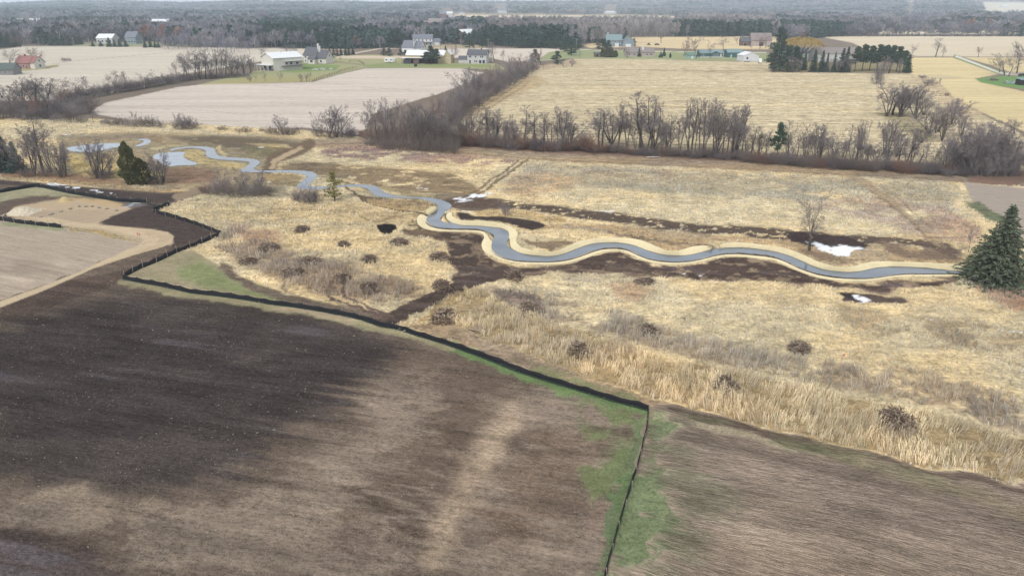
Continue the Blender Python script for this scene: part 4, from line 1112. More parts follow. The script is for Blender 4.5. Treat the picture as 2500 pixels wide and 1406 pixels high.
# tall row between the marsh and the corn stubble (x, base, top, width, kind)
def z7(X, Yb, Yt): return (1200 + X / 3.906, 200 + Yb / 3.906, 200 + Yt / 3.906)
tall = []
for X, yb, yt, w_, k in ((10,600,230,46,'T'),(60,610,250,26,'T'),(110,600,330,22,'T'),(165,610,340,24,'M'),(215,600,300,20,'T'),(315,610,210,40,'T'),(420,620,270,30,'T'),(500,620,280,26,'T'),(545,620,300,24,'T'),(630,640,240,34,'T'),(680,640,225,44,'T'),(735,640,300,40,'M'),(1020,620,240,30,'T'),(1058,640,235,34,'T'),(1145,600,250,56,'M'),(1215,620,210,30,'T'),(1285,620,200,34,'T'),(1370,650,330,30,'M'),(1405,660,290,22,'T'),(1450,665,85,78,'T'),(1485,660,130,40,'T'),(1535,665,120,56,'T'),(1550,650,290,56,'M'),(1620,690,380,24,'M'),(1705,690,300,22,'T'),(1795,690,200,26,'T'),(1880,690,140,34,'T'),(1905,690,150,34,'T'),(1975,700,150,34,'T'),(2015,710,140,46,'M'),(2105,710,150,30,'T'),(2150,710,145,44,'M'),(2245,720,210,24,'T'),(2285,730,190,40,'M'),(2330,720,240,36,'M'),(2430,700,560,14,'M')):
    a, b, c = z7(X, yb, yt); tall.append((a, b, c, w_, k))
tall += [(1150,352,262,26,'T'),(1128,350,280,28,'M'),(1172,352,275,24,'T'),(1188,354,262,26,'T'),(1215,354,262,30,'T')]
for i in range(32):
    x = 1095 + i * 23.2 + rnd.uniform(-6, 6)
    e = float(np.interp(x, [1090,1390,1410,1450,1470,1560,1590,1610,1640,1670,1800,1840], [262,262,330,330,262,240,232,240,290,240,238,300]))
    b0 = float(np.interp(x, [1100,1300,1500,1700,1900], [352,360,364,376,388]))
    tall.append((x, b0 + rnd.uniform(-4, 6), e + rnd.uniform(2, 40), rnd.uniform(22, 40), rnd.choice('TTM')))
row('bare_tree', MIX, tall, 'bare tree, %s from the left in the tall row below the corn stubble', 'tree', 'bare trees of the row below the corn stubble', wmul=1.3)
# row further right (z8)
def z8(X, Y): return (1800 + X / 3.4286, 150 + Y / 3.4286)
r2 = []
for X, yb, yt, w_, k in ((40,770,360,26,'T'),(170,800,580,22,'M'),(235,800,560,18,'M'),(410,800,560,24,'M'),(500,830,520,50,'S'),(560,800,600,26,'M'),(805,800,545,40,'S'),(880,810,640,28,'M'),(985,840,460,48,'M'),(1030,830,470,36,'M'),(1230,770,470,40,'M'),(1255,820,440,52,'M'),(1330,800,560,42,'M'),(1580,820,580,30,'S')):
    a, b = z8(X, yb); r2.append((a, b, z8(0, yt)[1], w_, k))
for i in range(22):
    x = 1830 + i * 22
    if 1870 < x < 1915: continue
    x = x + rnd.uniform(-8, 8); b0 = float(np.interp(x, [1800,2000,2320], [384,396,420]))
    r2.append((x, b0, b0 - rnd.uniform(60, 104), rnd.uniform(36, 54), rnd.choice('SMMT')))
row('bare_tree', MIX, r2, 'bare tree, %s from the left in the low row right of the tall row', 'tree', 'bare trees of the low row at right')
slope = []
for X, yb, yt, w_, k in ((1300,450,165,84,'S'),(1360,460,230,50,'M'),(1480,465,185,58,'S'),(1560,450,280,40,'B'),(1660,600,330,56,'S'),(1730,600,400,50,'R'),(1790,520,300,44,'R'),(2320,610,470,46,'S'),(2390,870,620,50,'S')):
    a, b = z8(X, yb); slope.append((a, b, z8(0, yt)[1], w_, k))
slope += [(2165,285,196,74,'M'),(2196,286,198,74,'M'),(2236,290,205,62,'M'),(2290,322,238,72,'S'),(2268,328,262,56,'M'),(2322,305,238,50,'M'),(2348,335,272,44,'M'),(2250,350,300,44,'M'),(2388,356,300,46,'M'),(2425,350,292,54,'S'),(2300,345,262,60,'B')]
row('bare_tree', MIX, slope, 'open crowned bare tree, %s from the left on the slope at the right', 'tree', 'bare trees on the slope at the right')
a, b = z8(1643, 640); put_tree('bare_tree', T_W, a, b, z8(0, 480)[1], 30, 'white barked leaning birch on the slope at the right', 'tree', None)
big = []
for X, yb, yt, w_ in ((1760,900,600,60),(1850,880,520,84),(1900,940,700,60),(1960,930,520,80),(2040,960,560,80),(2110,950,500,90),(2180,960,600,70),(2240,960,640,60),(2000,860,490,80),(2150,820,490,80),(2290,920,600,60),(2330,960,760,44)):
    a, b = z8(X, yb); big.append((a, b, z8(0, yt)[1], w_))
row('bare_tree', MIX, [(2310,425,318,70,'M'),(2345,428,298,84,'M'),(2380,428,290,90,'S'),(2405,430,292,84,'M'),(2440,428,306,80,'M'),(2465,430,330,60,'M')], 'tall bare tree, %s from the left rising out of the right thicket', 'tree', 'bare trees in the right thicket')
row('thicket_shrub', H_G, big, 'large dense grey shrub, %s from the left in the thicket above the brown field', 'shrub', 'thicket shrubs above the brown field at right')
a, b = z8(325, 790); PINE_ROW = (a, b + 16, z8(0, 500)[1], 34)
# low brush belt under the rows
belt = []
for i in range(130):
    t = (i + rnd.random() * .7) / 130
    x = 1100 + t * 1270
    y = float(np.interp(x, [1100,1300,1500,1700,1900,2100,2370], [358,370,378,388,404,420,434])) - rnd.uniform(0, 9)
    h = rnd.uniform(26, 56) if x < 1440 else (rnd.uniform(16, 34) if x < 1800 else rnd.uniform(24, 46))
    belt.append((x, y, y - h, rnd.uniform(34, 56), rnd.choice('GBBRD')))
HM = {'G': H_G, 'B': H_B, 'R': H_R, 'D': H_D}
row('shrub', HM, belt, 'low tangled shrub, %s from the left in the brush belt under the tall trees', 'shrub', 'brush belt under the tree rows')
# big mixed mass where the diagonal hedge meets the row
mass = [(908,338,262,34,'S'),(925,348,240,50,'S'),(945,352,236,52,'M'),(962,356,232,56,'S'),(985,358,240,50,'M'),(1008,360,250,50,'M'),(1030,362,246,56,'M'),(1055,360,252,56,'M'),(1080,362,270,50,'M'),(1105,362,290,50,'M'),(1020,335,235,50,'S'),(1060,330,232,50,'R'),(895,320,276,26,'S')]
row('bare_tree', MIX, mass, 'spreading bare tree, %s from the left in the big grove left of the stubble', 'tree', 'grove at the foot of the diagonal hedge')
ms = [(915,350,300,50),(940,356,290,56),(970,360,285,60),(1005,364,284,60),(1035,366,282,60),(1065,366,282,60),(1095,366,290,60),(1030,345,262,60),(1065,340,258,60),(900,356,338,34),(930,364,330,40),(960,366,325,44),(990,368,322,44),(1020,370,320,44),(1050,372,318,46),(1078,374,320,46),(1105,376,325,40),(1040,350,300,50),(1080,350,298,50),(1110,350,305,40)]
row('shrub', H_B, ms, 'dense brown shrub, %s from the left along the foot of the big grove', 'shrub', 'shrubs at the foot of the big grove')
dg = [(1070,335,280,60),(1088,322,262,60),(1102,308,250,60),(1120,294,236,58),(1136,282,226,56),(1154,268,214,54),(1168,256,204,52),(1184,246,196,50),(1200,236,190,48),(1216,228,182,46),(1230,218,176,44),(1244,210,170,42),(1260,202,164,40),(1276,194,160,36),(1078,318,262,54),(1095,300,240,56),(1112,286,224,56),(1128,274,214,54),(1146,262,204,52),(1160,250,196,50),(1176,240,190,48),(1192,230,182,46),(1208,222,176,44),(1222,214,170,42),(1236,207,168,40),(1250,201,162,38),(1264,194,158,36),(1278,188,154,34),(1292,182,150,30),(1306,176,146,24)]
row('shrub', {0: H_G, 1: H_B, 2: H_D}, [q + (i % 3,) for i, q in enumerate(dg)], 'dense grey shrub, %s from the lower end of the diagonal hedge', 'shrub', 'shrubs of the diagonal hedge')
dg2 = [(1120,262,190,40,'S'),(1140,240,160,40,'M'),(1155,225,163,36,'S'),(1170,215,168,32,'M'),(1195,205,160,26,'R'),(1215,198,150,26,'S'),(1240,190,140,34,'S'),(1262,182,128,40,'R'),(1245,176,128,26,'S'),(1300,165,125,30,'S'),(1320,160,118,26,'R'),(1376,165,140,22,'S'),(1327,170,150,14,'S'),(1396,164,142,12,'M'),(1205,150,103,30,'L'),(1228,150,118,22,'S')]
for i in range(18):
    t = i / 17; x = 1085 + t * 215 + rnd.uniform(-5, 5); b0 = float(np.interp(x, [1085,1150,1200,1300], [300,245,215,170]))
    dg2.append((x, b0, b0 - (66 - 30 * t) * rnd.uniform(.8, 1.15), rnd.uniform(30, 46) * (1 - .3 * t), rnd.choice('SSM')))
row('bare_tree', MIX, dg2, 'bare tree, %s from the left along the upper diagonal hedge', 'tree', 'bare trees of the diagonal hedge')
# shrubs between the marsh and the pale field
sh = [(30,285,246,54),(70,292,255,50),(112,292,258,46),(140,298,268,34),(176,300,264,36),(198,300,275,30),(258,303,284,26),(280,306,280,34),(300,306,278,34),(322,310,282,34),(345,310,274,40),(372,310,278,36),(396,312,290,28),(440,316,284,44),(466,316,282,44),(453,314,276,40),(540,318,304,30),(592,324,306,38),(638,322,308,16),(662,328,300,30),(712,330,306,36),(780,335,296,36),(812,338,304,44),(845,338,298,44),(860,336,302,30),(690,330,296,40)]
row('shrub', HM, [q + ('GBDR'[i % 3],) for i, q in enumerate(sh)], 'rounded bare shrub, %s from the left between the marsh and pale field', 'shrub', 'shrubs along the near edge of the pale field')
st = [(228,300,258,28,'S'),(180,298,250,26,'S'),(335,306,268,20,'S'),(432,312,272,26,'S'),(692,328,278,44,'M'),(731,327,303,20,'S'),(775,334,268,36,'S'),(805,336,254,50,'M'),(835,336,256,54,'S'),(822,336,262,40,'M'),(8,290,240,40,'S'),(50,288,236,40,'M'),(90,292,240,40,'R')]
row('bare_tree', MIX, st, 'small bare tree, %s from the left among shrubs edging the pale field', 'tree', 'small trees edging the pale field')
# hedge at the left between the two pale fields
lt = [(5,240,205,50,'M'),(32,262,205,60,'M'),(60,262,188,74,'M'),(90,262,182,86,'M'),(120,258,188,74,'M'),(150,256,190,56,'S'),(185,242,186,66,'S'),(165,262,205,50,'R'),(217,230,184,28,'S'),(281,227,173,50,'S'),(306,226,171,32,'S'),(357,217,170,46,'S'),(75,285,225,70,'R'),(120,280,228,60,'M'),(30,280,228,60,'M')]
row('bare_tree', MIX, lt, 'bare tree, %s from the left in the hedge between the two pale fields', 'tree', 'trees of the hedge between the pale fields')
lh = [(x, 250 - (x - 150) * .17, 216 - (x - 150) * .155, 46, 'GBD'[i % 3]) for i, x in enumerate(range(150, 450, 13))] + [(x, y, y - rnd.uniform(32, 44), 54, 'GBDG'[j % 4]) for j, (x, y) in enumerate([(-10,292),(15,290),(40,290),(66,291),(92,292),(118,290),(144,288),(168,284),(192,280),(214,276),(0,276),(30,274),(60,274),(95,275),(130,274),(160,270),(190,266),(218,262)])] + [(10,268,236,50,'D'),(45,272,238,50,'B'),(85,276,240,50,'D'),(125,270,236,46,'B')]
row('shrub', HM, lh, 'hedge shrub, %s from the left between the two pale fields', 'shrub', 'hedge shrubs between the pale fields')
pop = [(432,192,140,30,'S'),(448,196,124,44,'S'),(462,196,122,40,'M'),(478,196,121,36,'T'),(490,195,122,36,'M'),(503,194,120,36,'T'),(516,192,120,36,'M'),(528,191,121,36,'T'),(541,190,119,36,'M'),(553,188,121,36,'T'),(566,186,124,36,'M'),(580,184,128,36,'M'),(596,182,130,34,'M'),(612,180,136,26,'M')]
row('bare_tree', MIX, pop, 'tall bare tree, %s from the left in the dense grove beside the cream barn', 'tree', 'grove beside the cream barn')
row('shrub', HM, [(440 + i * 18, 197 - i * .9, 180 - i, 30, 'GBD'[i % 3]) for i in range(10)], 'low shrub, %s from the left under the grove beside the cream barn', 'shrub', 'shrubs under the grove')
# saplings on the green slope
sap = [(607,201,183,8,'S'),(612,200,184,7,'M'),(625,200,182,8,'S'),(649,199,174,14,'S'),(684,199,172,18,'S'),(735,200,177,12,'M'),(749,200,178,8,'M'),(755,199,172,14,'S'),(832,150,138,10,'R')]
row('sapling', MIX, sap, 'slim bare sapling, %s from the left on the green slope below the barn', 'sapling', 'saplings on the green slope')
# around the left farm
put_tree('bare_tree', S_G, 21, 168, 119, 44, 'round bare tree left of the red roofed farmhouse', 'tree', 'trees round the red roofed farmhouse')
put_tree('bare_tree', S_L, 75, 150, 114, 44, 'pale bare tree standing behind the red roofed farmhouse', 'tree', 'trees round the red roofed farmhouse')
put_tree('bare_tree', S_R, 108, 166, 123, 34, 'round bare tree right of the red roofed farmhouse', 'tree', 'trees round the red roofed farmhouse')
row('shrub', H_G, [(155,151,138,16),(168,150,138,12)], 'round grey bush, %s of the pair in the pale field', 'shrub', 'pair of bushes in the pale field')
# trees in the restored wetland
wl = [(60,425,330,50,'M'),(85,428,300,70,'M'),(108,425,283,76,'T'),(125,420,300,60,'M'),(150,432,335,50,'M'),(162,430,345,40,'M'),(35,420,300,60,'T'),(8,420,310,50,'M'),(238,434,330,56,'M'),(250,430,345,40,'M'),(268,430,370,44,'M'),(385,450,372,46,'M'),(400,448,378,40,'M'),(395,452,365,44,'T'),(548,470,400,60,'S'),(600,474,405,50,'M'),(638,474,410,30,'M')]
row('bare_tree', MIX, wl, 'bare tree, %s from the left beside the muddy track and the ponds', 'tree', 'bare trees beside the muddy track')
row('birch_tree', T_W, [(272,408,360,14),(285,410,358,14),(300,402,362,12)], 'thin white birch stem, %s of three left of the dark cedar', 'birch', 'white birches left of the cedar')
ws = [(520,474,438,50,'B'),(548,478,432,60,'G'),(575,480,434,60,'B'),(605,480,432,56,'G'),(635,478,436,50,'B'),(655,470,444,30,'B'),(500,470,446,30,'R'),(745,495,440,60,'G'),(765,496,452,44,'D'),(722,492,456,30,'B'),(70,432,400,40,'B'),(110,432,396,50,'B'),(150,434,404,36,'B'),(235,436,400,44,'D'),(270,436,402,46,'D'),(375,450,412,40,'B'),(1237,527,488,30,'G')]
row('shrub', HM, ws, 'bare twiggy shrub, %s from the left in the wetland near the river', 'shrub', 'twiggy shrubs near the river')
t = put_tree('bare_tree', S_L, 1976, 612, 450, 122, 'tall lone bare grey tree standing on the river bank beside the snow', 'tree', None, i=1)
t = put_tree('sapling', T_G, 2364, 616, 548, 16, 'thin bare sapling left of the big spruce', 'sapling', None)
# right: roadside and slope shrubs
row('bare_tree', MIX, [(2226,139,104,20,'S'),(2284,140,92,22,'T'),(2301,141,106,24,'S'),(2388,141,112,22,'R'),(2330,142,130,5,'S')], 'lone bare roadside tree, %s from the left beside the road at right', 'tree', 'bare trees beside the road at right')
row('bare_tree', MIX, [(2452,184,128,50,'S'),(2462,186,140,34,'S'),(2482,180,96,60,'S'),(2505,180,90,60,'S'),(2440,178,145,30,'S')], 'broad bare yard tree, %s from the left by the green yard at right', 'tree', 'yard trees at the right edge')
row('shrub', HM, [(2254,192,180,22,'G'),(2266,210,186,36,'G'),(2310,235,224,14,'R'),(2140,206,160,34,'G')], 'grey bush, %s from the left at the top end of the stubble slope', 'shrub', 'bushes at the end of the stubble')
row('bare_tree', MIX, [(2139,205,150,36,'M'),(2295,205,190,10,'S')], 'bare tree, %s of two near the bushes at the end of the stubble', 'tree', None)

# ------------------------------------------------------------------ evergreens
def quads_at(C, D, size, rg, asp=2.2):
    """needle sprays: quads centred on C pointing along D"""
    n = len(C)
    D = D / (np.linalg.norm(D, axis=1)[:, None] + 1e-9)
    u = np.cross(D, rg.normal(size=(n, 3))); u /= np.linalg.norm(u, axis=1)[:, None] + 1e-9
    s = (size * rg.uniform(.6, 1.4, n))[:, None]
    V = np.stack([C - D * s * .5 - u * s / asp * .5, C - D * s * .5 + u * s / asp * .5, C + D * s * .6 + u * s / asp * .15, C + D * s * .6 - u * s / asp * .15], 1)
    return V.reshape(-1, 3), np.arange(n * 4).reshape(-1, 4)

def spruce(seed, wh=26, per=11, R0=2.6, base=.4, q=3, size=.55, trunk_r=.18, droop=.25):
    rg = np.random.default_rng(seed); C = []; D = []
    for i in range(wh):
        t = i / (wh - 1); z = base + (9.9 - base) * t
        Rz = R0 * (1 - t) ** .82 * rg.uniform(.85, 1.12) + .12
        nb = max(4, int(per * (1 - t * .55)))
        a0 = rg.uniform(0, 6.28)
        for k in range(nb):
            a = a0 + 6.283 * k / nb + rg.normal(0, .15); L = Rz * rg.uniform(.75, 1.15)
            m = max(2, int(L / .42))
            for j in range(m):
                f = (j + .6) / m
                x = L * f
                zz = z - droop * x * (1.0 - .5 * f) + rg.normal(0, .06)
                for _ in range(q):
                    C.append((math.cos(a) * x + rg.normal(0, .12), math.sin(a) * x + rg.normal(0, .12), zz + rg.normal(0, .08)))
                    D.append((math.cos(a) + rg.normal(0, .55), math.sin(a) + rg.normal(0, .55), -.15 + rg.normal(0, .3)))
    C = np.array(C); C[:, 2] = np.maximum(C[:, 2], .15)
    V, F = quads_at(C, np.array(D), size, rg)
    tv, tf_ = tubes_np([((0, 0, 0), (0, 0, 9.6), trunk_r, .02)], 6)
    return (tv, tf_), (V, F), R0 * 2

def pine(seed, clear=.35, nb=34, R0=2.4, per=46, size=.45, flat=.45):
    rg = np.random.default_rng(seed); C = []; D = []; limbs = [((0, 0, 0), (0, 0, 9.2), .17, .04)]
    for i in range(nb):
        t = clear + (1 - clear) * (i + rg.random()) / nb
        s = (t - clear) / (1 - clear)
        L = R0 * (math.sin(min(1, s * 1.15 + .18) * math.pi) ** .7 * .95 + .1) * rg.uniform(.55, 1.1)
        a = rg.uniform(0, 6.28)
        c = np.array([math.cos(a) * L, math.sin(a) * L, 9.6 * t + L * .18])
        limbs.append(((0, 0, 9.6 * t - .3), tuple(c), .05, .02))
        r = rg.uniform(.55, 1.0)
        g = rg.normal(size=(per, 3)) * np.array([r * .5, r * .5, r * .5 * flat]) + c
        C.append(g); D.append(rg.normal(size=(per, 3)) + np.array([0, 0, .5]))
        g2 = np.outer(rg.random(per // 4), c - [0, 0, 0]) ; g2[:, 2] = c[2] - (1 - g2[:, 0] / (c[0] + 1e-6)) * .3
        C.append(g2 + rg.normal(0, .15, g2.shape)); D.append(rg.normal(size=g2.shape))
    C = np.vstack(C); D = np.vstack(D)
    k = C[:, 2] > 9.6 * clear * .8
    C, D = C[k], D[k]; C[:, 2] = np.minimum(C[:, 2], 10.1)
    V, F = quads_at(C, D, size, rg, 1.7)
    tv, tf_ = tubes_np(limbs, 5)
    return (tv, tf_), (V, F), R0 * 2

def cedar(seed, R0=2.6, n=2600, size=.5, squat=1.0):
    rg = np.random.default_rng(seed)
    t = rg.random(n) ** .9; z = .3 + 9.5 * t
    lob = 1 + .18 * np.sin(z * 2.3 + rg.uniform(0, 6)) 
    a = rg.uniform(0, 6.28, n)
    R = R0 * np.sin(np.clip(t * .88 + .12, 0, 1) * math.pi) ** .62 * (1 - .25 * t) * lob * (1 + .14 * np.sin(a * 3 + z)) * rg.uniform(.55, 1.0, n) ** .5
    C = np.stack([np.cos(a) * R, np.sin(a) * R, z], 1)
    D = np.stack([np.cos(a) * .5, np.sin(a) * .5, np.full(n, .9)], 1) + rg.normal(0, .3, (n, 3))
    V, F = quads_at(C, D, size, rg, 1.8)
    tv, tf_ = tubes_np([((0, 0, 0), (0, 0, 9), .2, .05)], 6)
    return (tv, tf_), (V, F), R0 * 2

def willow(seed):
    rg = np.random.default_rng(seed); S = []
    for i in range(900):
        a = rg.uniform(0, 6.28); r = 4.2 * math.sqrt(rg.random()); z = 6.2 + 3.6 * math.sqrt(max(0, 1 - (r / 4.5) ** 2)) * rg.uniform(.6, 1)
        p = np.array([math.cos(a) * r, math.sin(a) * r, z]); 
        d = np.array([math.cos(a) * .35, math.sin(a) * .35, .15])
        for j in range(4):
            e = p + d * .8; S.append((tuple(p), tuple(e), .05, .04)); p = e; d = d * .8 + np.array([0, 0, -.42])
    V, F = ribbons_np(S, rg)
    L = [((0, 0, 0), (0, 0, 3), .4, .3)] + [((0, 0, 2.6), (math.cos(a) * 2.6, math.sin(a) * 2.6, 7), .2, .05) for a in np.linspace(0, 6, 8)]
    tv, tf_ = tubes_np(L, 6)
    return (tv, tf_), (V, F), 9

NEED = plain('needles_dark_green', A(78,96,80), .35, .9, .9, rand=.16, spec=.1)
NEEDB = plain('needles_blue_green', A(86,104,98), .35, .9, .9, rand=.16, spec=.1)
NEEDO = plain('needles_olive', A(104,106,72), .35, .9, .9, rand=.12, spec=.1)
NEEDY = plain('needles_yellowish', A(150,144,92), .35, .9, .9, rand=.05, spec=.1)
NEEDN = plain('needles_near', A(110,120,100), .45, 1.1, .9, spec=.1)
BARKP = plain('bark_conifer', A(96,80,70), .3, 1.5, .9, spec=.1)
def ev(gen, seeds, mat, crown='crown', **k):
    out = []
    for s in seeds:
        (tv, tf_), (V, F), wd = gen(s, **k)
        out.append((mesh_np('trunk', tv, tf_, BARKP), mesh_np('crown', V, F, mat), wd))
    return out
SPR = ev(spruce, (1, 2, 3), NEED); SPB = ev(spruce, (4, 5), NEEDB, R0=2.9)
PIN = ev(pine, (1, 2, 3, 4), NEED); PIB = ev(pine, (6, 7), NEED, clear=.08, R0=3.0, nb=44)
CED = ev(cedar, (1, 2), NEEDO); CEDD = ev(cedar, (5, 6), NEED)
WIL = [(mesh_np('trunk', *willow(1)[0], BARK), mesh_np('crown', *willow(1)[1], TW['y']), 9)]
(bt, bf), (bv, bff), bw = spruce(77, wh=40, per=20, R0=4.3, base=.4, q=4, size=.36, trunk_r=.25, droop=.35)
BIGS = [(mesh_np('trunk', bt, bf, BARKP), mesh_np('crown', bv, bff, NEEDN), bw)]
put_tree('spruce_tree', BIGS, 2424, 688, 502, 168, 'very large dark green spruce standing by the river at the right edge', 'spruce', None)
put_tree('cedar_tree', CED, 322, 450, 344, 46, 'tall dark olive cedar with pointed top beside the muddy track', 'cedar', None)
put_tree('cedar_tree', CED, 350, 450, 385, 50, 'shorter olive cedar touching the tall cedar on its right', 'cedar', None)
for q, l in (((18,418,318,60), 'broad dark spruce at the left edge above the muddy track'), ((45,420,345,50), 'shorter dark spruce right of the broad spruce at the left edge')):
    put_tree('spruce_tree', SPB, *q, l, 'spruce', None)
put_tree('pine_tree', ev(pine, (11,), NEEDY, clear=.1, nb=26, R0=2.2, per=24), 818, 492, 414, 46, 'sparse yellowish green pine beside the river bend', 'pine', None)
put_tree('pine_tree', PIN, *PINE_ROW, 'single slim green pine in the low tree row at right', 'pine', None)
# big pine group
grp = [(1888,176,108,40),(1903,172,98,40),(1920,176,110,44),(1938,174,112,40),(1900,128,66,44),(1910,120,70,34),(1962,172,128,18),(1985,176,122,24),(2004,176,124,22),(2016,176,130,16),(2034,177,128,16),(2052,177,118,28),(2063,176,115,26),(2086,176,112,30),(2104,175,108,34),(2122,174,110,34),(2140,175,108,34),(2156,175,110,34),(2172,175,109,34),(2188,176,112,32),(2203,177,122,30),(2214,178,132,24)]
row('pine_tree', {0: PIN, 1: PIB, 2: SPR}, [q + ((2 if q[3] < 30 else (1 if i < 6 else 0)),) for i, q in enumerate(grp)], 'dark evergreen, %s from the left in the grove beyond the corn stubble', 'evergreen', 'evergreen grove beyond the corn stubble')
gb = [(1882,175,120,26,'R'),(1935,178,134,26,'M'),(1950,176,140,20,'M'),(2025,178,140,20,'M'),(2044,178,138,20,'M'),(2074,178,136,22,'M'),(2150,180,140,26,'M'),(2170,180,136,26,'M'),(2196,180,140,30,'M')]
row('bare_tree', MIX, gb, 'bare tree, %s from the left amid the evergreen grove beyond the stubble', 'tree', 'bare trees in the evergreen grove')
put_tree('willow_tree', WIL, 1952, 152, 88, 92, 'golden yellow weeping willow behind the evergreen grove', 'willow', None)
yd = [(1395,136,97,30),(1380,128,96,26),(1358,120,94,26),(1340,118,92,28),(1322,116,92,26),(1300,118,92,30),(1285,117,95,24),(1268,118,93,26),(1412,118,98,20),(1470,122,95,34),(1485,122,98,20),(1547,114,94,14),(1306,152,120,26),(1360,158,124,28),(1584,111,105,10)]
row('pine_tree', {0: PIB, 1: SPR}, [q + (0,) for q in yd], 'dark bushy evergreen, %s from the left in the yards along the road', 'evergreen', 'evergreens along the road')
put_tree('spruce_tree', SPR, 1560, 139, 117, 12, 'small neat spruce in front of the long ranch house', 'spruce', None)
put_tree('spruce_tree', SPR, 1613, 141, 126, 12, 'shorter spruce of the pair right of the ranch house', 'spruce', None)
put_tree('spruce_tree', SPR, 1621, 138, 117, 11, 'taller spruce of the pair right of the ranch house', 'spruce', None)
put_tree('cedar_tree', CEDD, 1636, 142, 130, 6, 'tiny dark juniper alone on the lawn', 'juniper', None)
row('cedar_tree', CED, [(1472,140,119,16),(1482,141,116,18),(1493,141,118,16),(1502,140,122,14)], 'rounded dark cedar, %s of four in the clump beside the brown shed', 'cedar', 'cedar clump beside the brown shed')
row('pine_tree', PIB, [(938,137,118,16),(951,138,118,18),(978,137,120,14),(990,137,122,16)], 'small yard pine, %s from the left beside the grey roofed house', 'pine', 'yard pines by the grey roofed house')
row('pine_tree', PIN, [(1041,158,126,20),(1053,158,110,26),(1067,158,119,22)], 'dark pine, %s of three in front of the white roofed shed', 'pine', 'pines in front of the shed')
row('spruce_tree', SPR, [(953,118,110,9),(959,118,106,10),(968,118,105,10),(976,118,107,9),(1088,125,111,9)], 'small spruce, %s from the left behind the grey roofed house', 'spruce', 'small spruces behind the grey house')
put_tree('spruce_tree', PIB, 972, 112, 68, 42, 'massive dark evergreen behind the grey roofed house', 'evergreen', None)
put_tree('spruce_tree', PIB, 1003, 110, 82, 26, 'dark evergreen right of the massive one behind the houses', 'evergreen', None)
put_tree('spruce_tree', PIB, 1146, 120, 80, 26, 'dark evergreen standing right of the red barn', 'evergreen', None)
row('pine_tree', PIB, [(1178,117,88,22),(1190,117,90,18)], 'dark evergreen, %s of two on the road side near the utility pole', 'evergreen', None)
row('spruce_tree', SPR, [(797,135,120,9),(805,137,117,11),(815,136,116,11),(824,137,119,11),(833,136,117,11),(844,136,116,12),(852,135,115,11),(862,134,116,11)], 'small spruce, %s from the left in the row behind the gabled house', 'spruce', 'spruce row behind the gabled house')
row('spruce_tree', SPR, [(8,117,76,30),(24,116,80,26),(40,114,82,24),(126,112,84,16),(140,112,86,18),(155,112,82,20),(170,112,88,16),(185,110,84,16),(198,109,86,14),(227,114,102,12),(247,114,101,14),(268,115,92,16),(281,115,96,12),(293,115,96,14),(308,115,98,14),(355,117,98,12),(368,116,92,12),(380,117,100,12),(388,117,104,10)], 'dark spruce, %s from the left along the far side of the pale field', 'spruce', 'spruces along the far road')
row('bare_tree', MIX, [(50,116,84,26,'R'),(64,114,92,16,'S'),(1470,96,88,8,'M'),(1415,140,120,12,'S'),(1670,138,98,26,'R'),(1700,142,86,44,'S'),(1734,143,96,22,'S'),(1766,124,86,34,'S'),(1800,108,88,14,'S'),(1835,122,106,8,'S'),(1532,143,116,14,'M'),(1515,112,96,16,'R'),(1614,106,78,18,'L'),(1870,118,80,30,'R'),(1855,120,84,26,'R')], 'bare yard tree, %s from the left among the houses along the road', 'tree', 'bare yard trees along the road')
row('bare_tree', MIX, [(870,120,90,24,'S'),(1108,153,104,26,'S'),(1076,122,92,12,'S'),(1124,120,90,10,'S'),(1130,118,94,12,'S'),(1158,120,96,14,'S'),(1204,152,102,24,'W'),(1198,154,124,10,'S'),(720,142,108,18,'W'),(705,140,110,20,'S'),(640,140,112,24,'S'),(770,120,106,24,'S'),(820,142,118,18,'R'),(812,142,120,14,'M'),(1022,92,78,10,'W'),(1096,98,82,14,'W')], 'bare tree, %s from the left around the farmsteads beyond the pale field', 'tree', 'bare trees round the farmsteads')
# ------------------------------------------------------------------ buildings
MT = {}
def M(key, c, **k):
    if key not in MT: MT[key] = plain(key, A(*c), **k)
    return MT[key]
CREAM = M('cream_siding', (232,228,214), amp=.05, scale=.6, stripes=('Z', .3, .06))
WHITE = M('white_siding', (240,241,240), amp=.04, scale=.6, stripes=('Z', .25, .05))
WMET = M('white_metal_roof', (246,247,248), amp=.05, scale=.4, rough=.5, stripes=('X', .9, .05))
GROOF = M('grey_shingle', (128,132,142), amp=.14, scale=2)
DROOF = M('dark_shingle', (104,104,110), amp=.14, scale=2)
BROOF = M('brown_shingle', (150,140,136), amp=.14, scale=2)
RROOF = M('red_roof', (158,112,106), amp=.2, scale=1)
RWALL = M('red_barn_board', (136,78,74), amp=.2, scale=1, stripes=('X', .5, .12))
BWALL = M('grey_blue_siding', (148,164,172), amp=.08, scale=1, stripes=('Z', .3, .06))
TWALL = M('teal_siding', (72,112,112), amp=.08, scale=1, stripes=('Z', .3, .08))
TROOF = M('teal_roof', (136,158,160), amp=.1, scale=1, stripes=('X', .6, .05))
GREYW = M('pale_grey_siding', (212,212,210), amp=.05, scale=1, stripes=('Z', .3, .05))
MINT = M('mint_siding', (164,196,184), amp=.06, scale=1)
MINTR = M('green_roof', (112,140,124), amp=.1, scale=1)
BRN = M('brown_board', (126,98,88), amp=.15, scale=1, stripes=('X', .4, .1))
TANW = M('tan_siding', (206,190,150), amp=.06, scale=1)
TANR = M('pinkish_tan_wall', (196,180,170), amp=.08, scale=1)
STONE = M('stone_grey', (150,146,144), amp=.3, scale=2)
GLASS = M('window_glass', (62,72,84), amp=.1, scale=2, rough=.15, spec=.6)
DARK = M('dark_interior', (48,44,46), amp=.2, scale=1)
